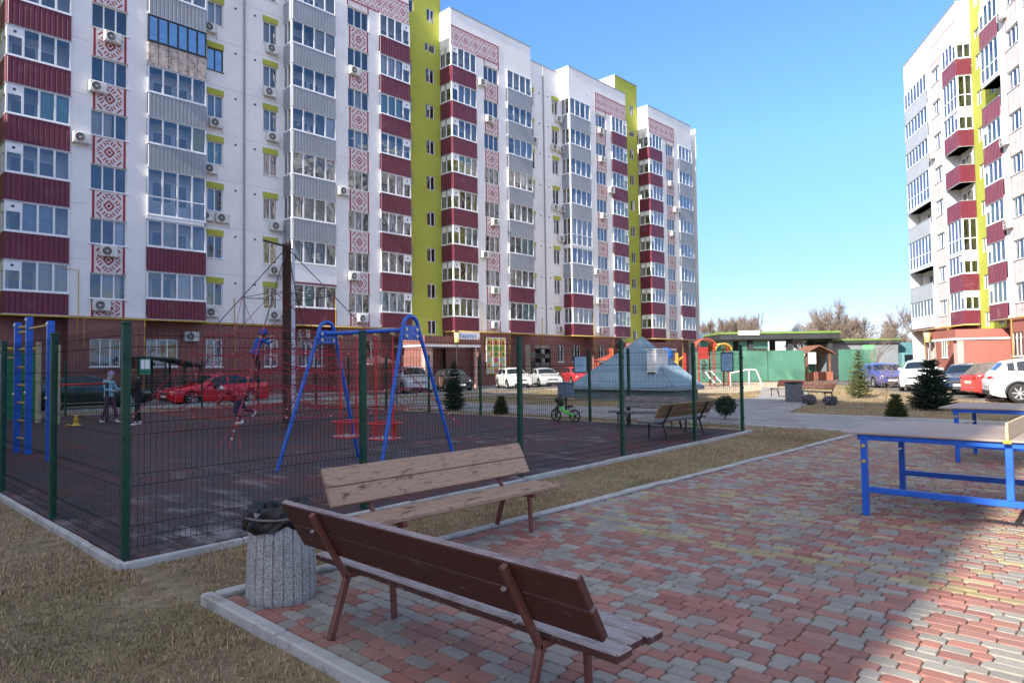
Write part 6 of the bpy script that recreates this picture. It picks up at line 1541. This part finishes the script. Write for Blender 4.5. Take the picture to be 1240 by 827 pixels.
for z in (.6,1.4,2.2,3.0): mb = MB(); mb.box((-1.25,-.32,z),(1.25,.32,z+.05),0); mb.build('shelf', STEELK, t)
rs = random.Random(9); CR = [M('dark crate',(.06,.055,.05),.8),M('brown crate',(.13,.09,.06),.8),M('grey crate',(.2,.2,.19),.8)]
nm = ['second lowest','third','top']
for li, z in enumerate((.65,1.45,2.25)):
    for k, x in enumerate((-.9,-.35,.35,.9)):
        mb = MB(); h = rs.uniform(.3,.55); mb.box((x-.24,-.25,z+.0),(x+.24,.25,z+.04),0)
        for sx in (-1,1): mb.box((x+sx*.24-.015,-.25,z+.04),(x+sx*.24+.015,.25,z+h),0)
        for q in range(3): mb.box((x-.225,-.265,z+.06+q*h*.3),(x+.225,-.245,z+.06+q*h*.3+h*.2),0)
        ci = rs.randrange(3); o = mb.build('crate', CR[ci]); o.location = (43.6,38.2,.002); tag(o, f'{["dark","brown","grey"][ci]} slatted crate, {["first","second","third","fourth"][k]} from the left on the {["lowest","middle","upper"][li]} shelf of the rack', 'crate', 'crates on the rack')
for (lab, x, y) in (('yellow glass street lantern before the entrance with the shop sign', 32.3, 35.9),):
    t = thing('street_lantern', lab, 'lantern', (x,y,0)); mb = MB(); mb.lathe([(.06,0),(.04,.4),(.04,3.3)],10); mb.build('post', STEELK, t)
    mb = MB(); mb.lathe([(.2,3.3),(.27,4.0),(.25,4.02)],4); mb.build('lamp_glass', M('yellowed lantern glass',(.62,.52,.2),.3,.1,3), t); mb = MB(); mb.lathe([(.3,4.021),(.03,4.2)],4); mb.build('cap', STEELK, t)
ca, sa = math.cos(RBA), math.sin(RBA); lp = (RB0[0]-ca*1.0-sa*3.1, RB0[1]-sa*1.0+ca*3.1)
t = thing('street_lantern', 'yellow glass street lantern before the entrance of the right block', 'lantern', (*lp,0)); mb = MB(); mb.lathe([(.06,0),(.04,.4),(.04,3.0)],10); mb.build('post', STEELK, t); mb = MB(); mb.lathe([(.2,3.0),(.27,3.7),(.25,3.72)],4); mb.build('lamp_glass', M('yellowed lantern glass',(.62,.52,.2),.3,.1,3), t); mb = MB(); mb.lathe([(.3,3.721),(.03,3.9)],4); mb.build('cap', STEELK, t)
# red sun canopy by the parked cars
a = Vector(cw(-5.9,30)); t = thing('sun_canopy', 'faded red fabric canopy on thin posts behind the climbing net', 'canopy', a, SITE-rad(90))
for x in (-.8,.8): mb = MB(); mb.tube([(x,0,-.03),(x,0,1.85)],.025,6); mb.build('post', STEELK, t)
mb = MB(); mb.add([(-1,-.6,1.8),(1,-.6,1.8),(1,.6,1.8),(-1,.6,1.8),(0,0,2.12)],[(0,1,4),(1,2,4),(2,3,4),(3,0,4)]); mb.build('canopy_fabric', M('faded red fabric',(.4,.14,.13),.8), t)
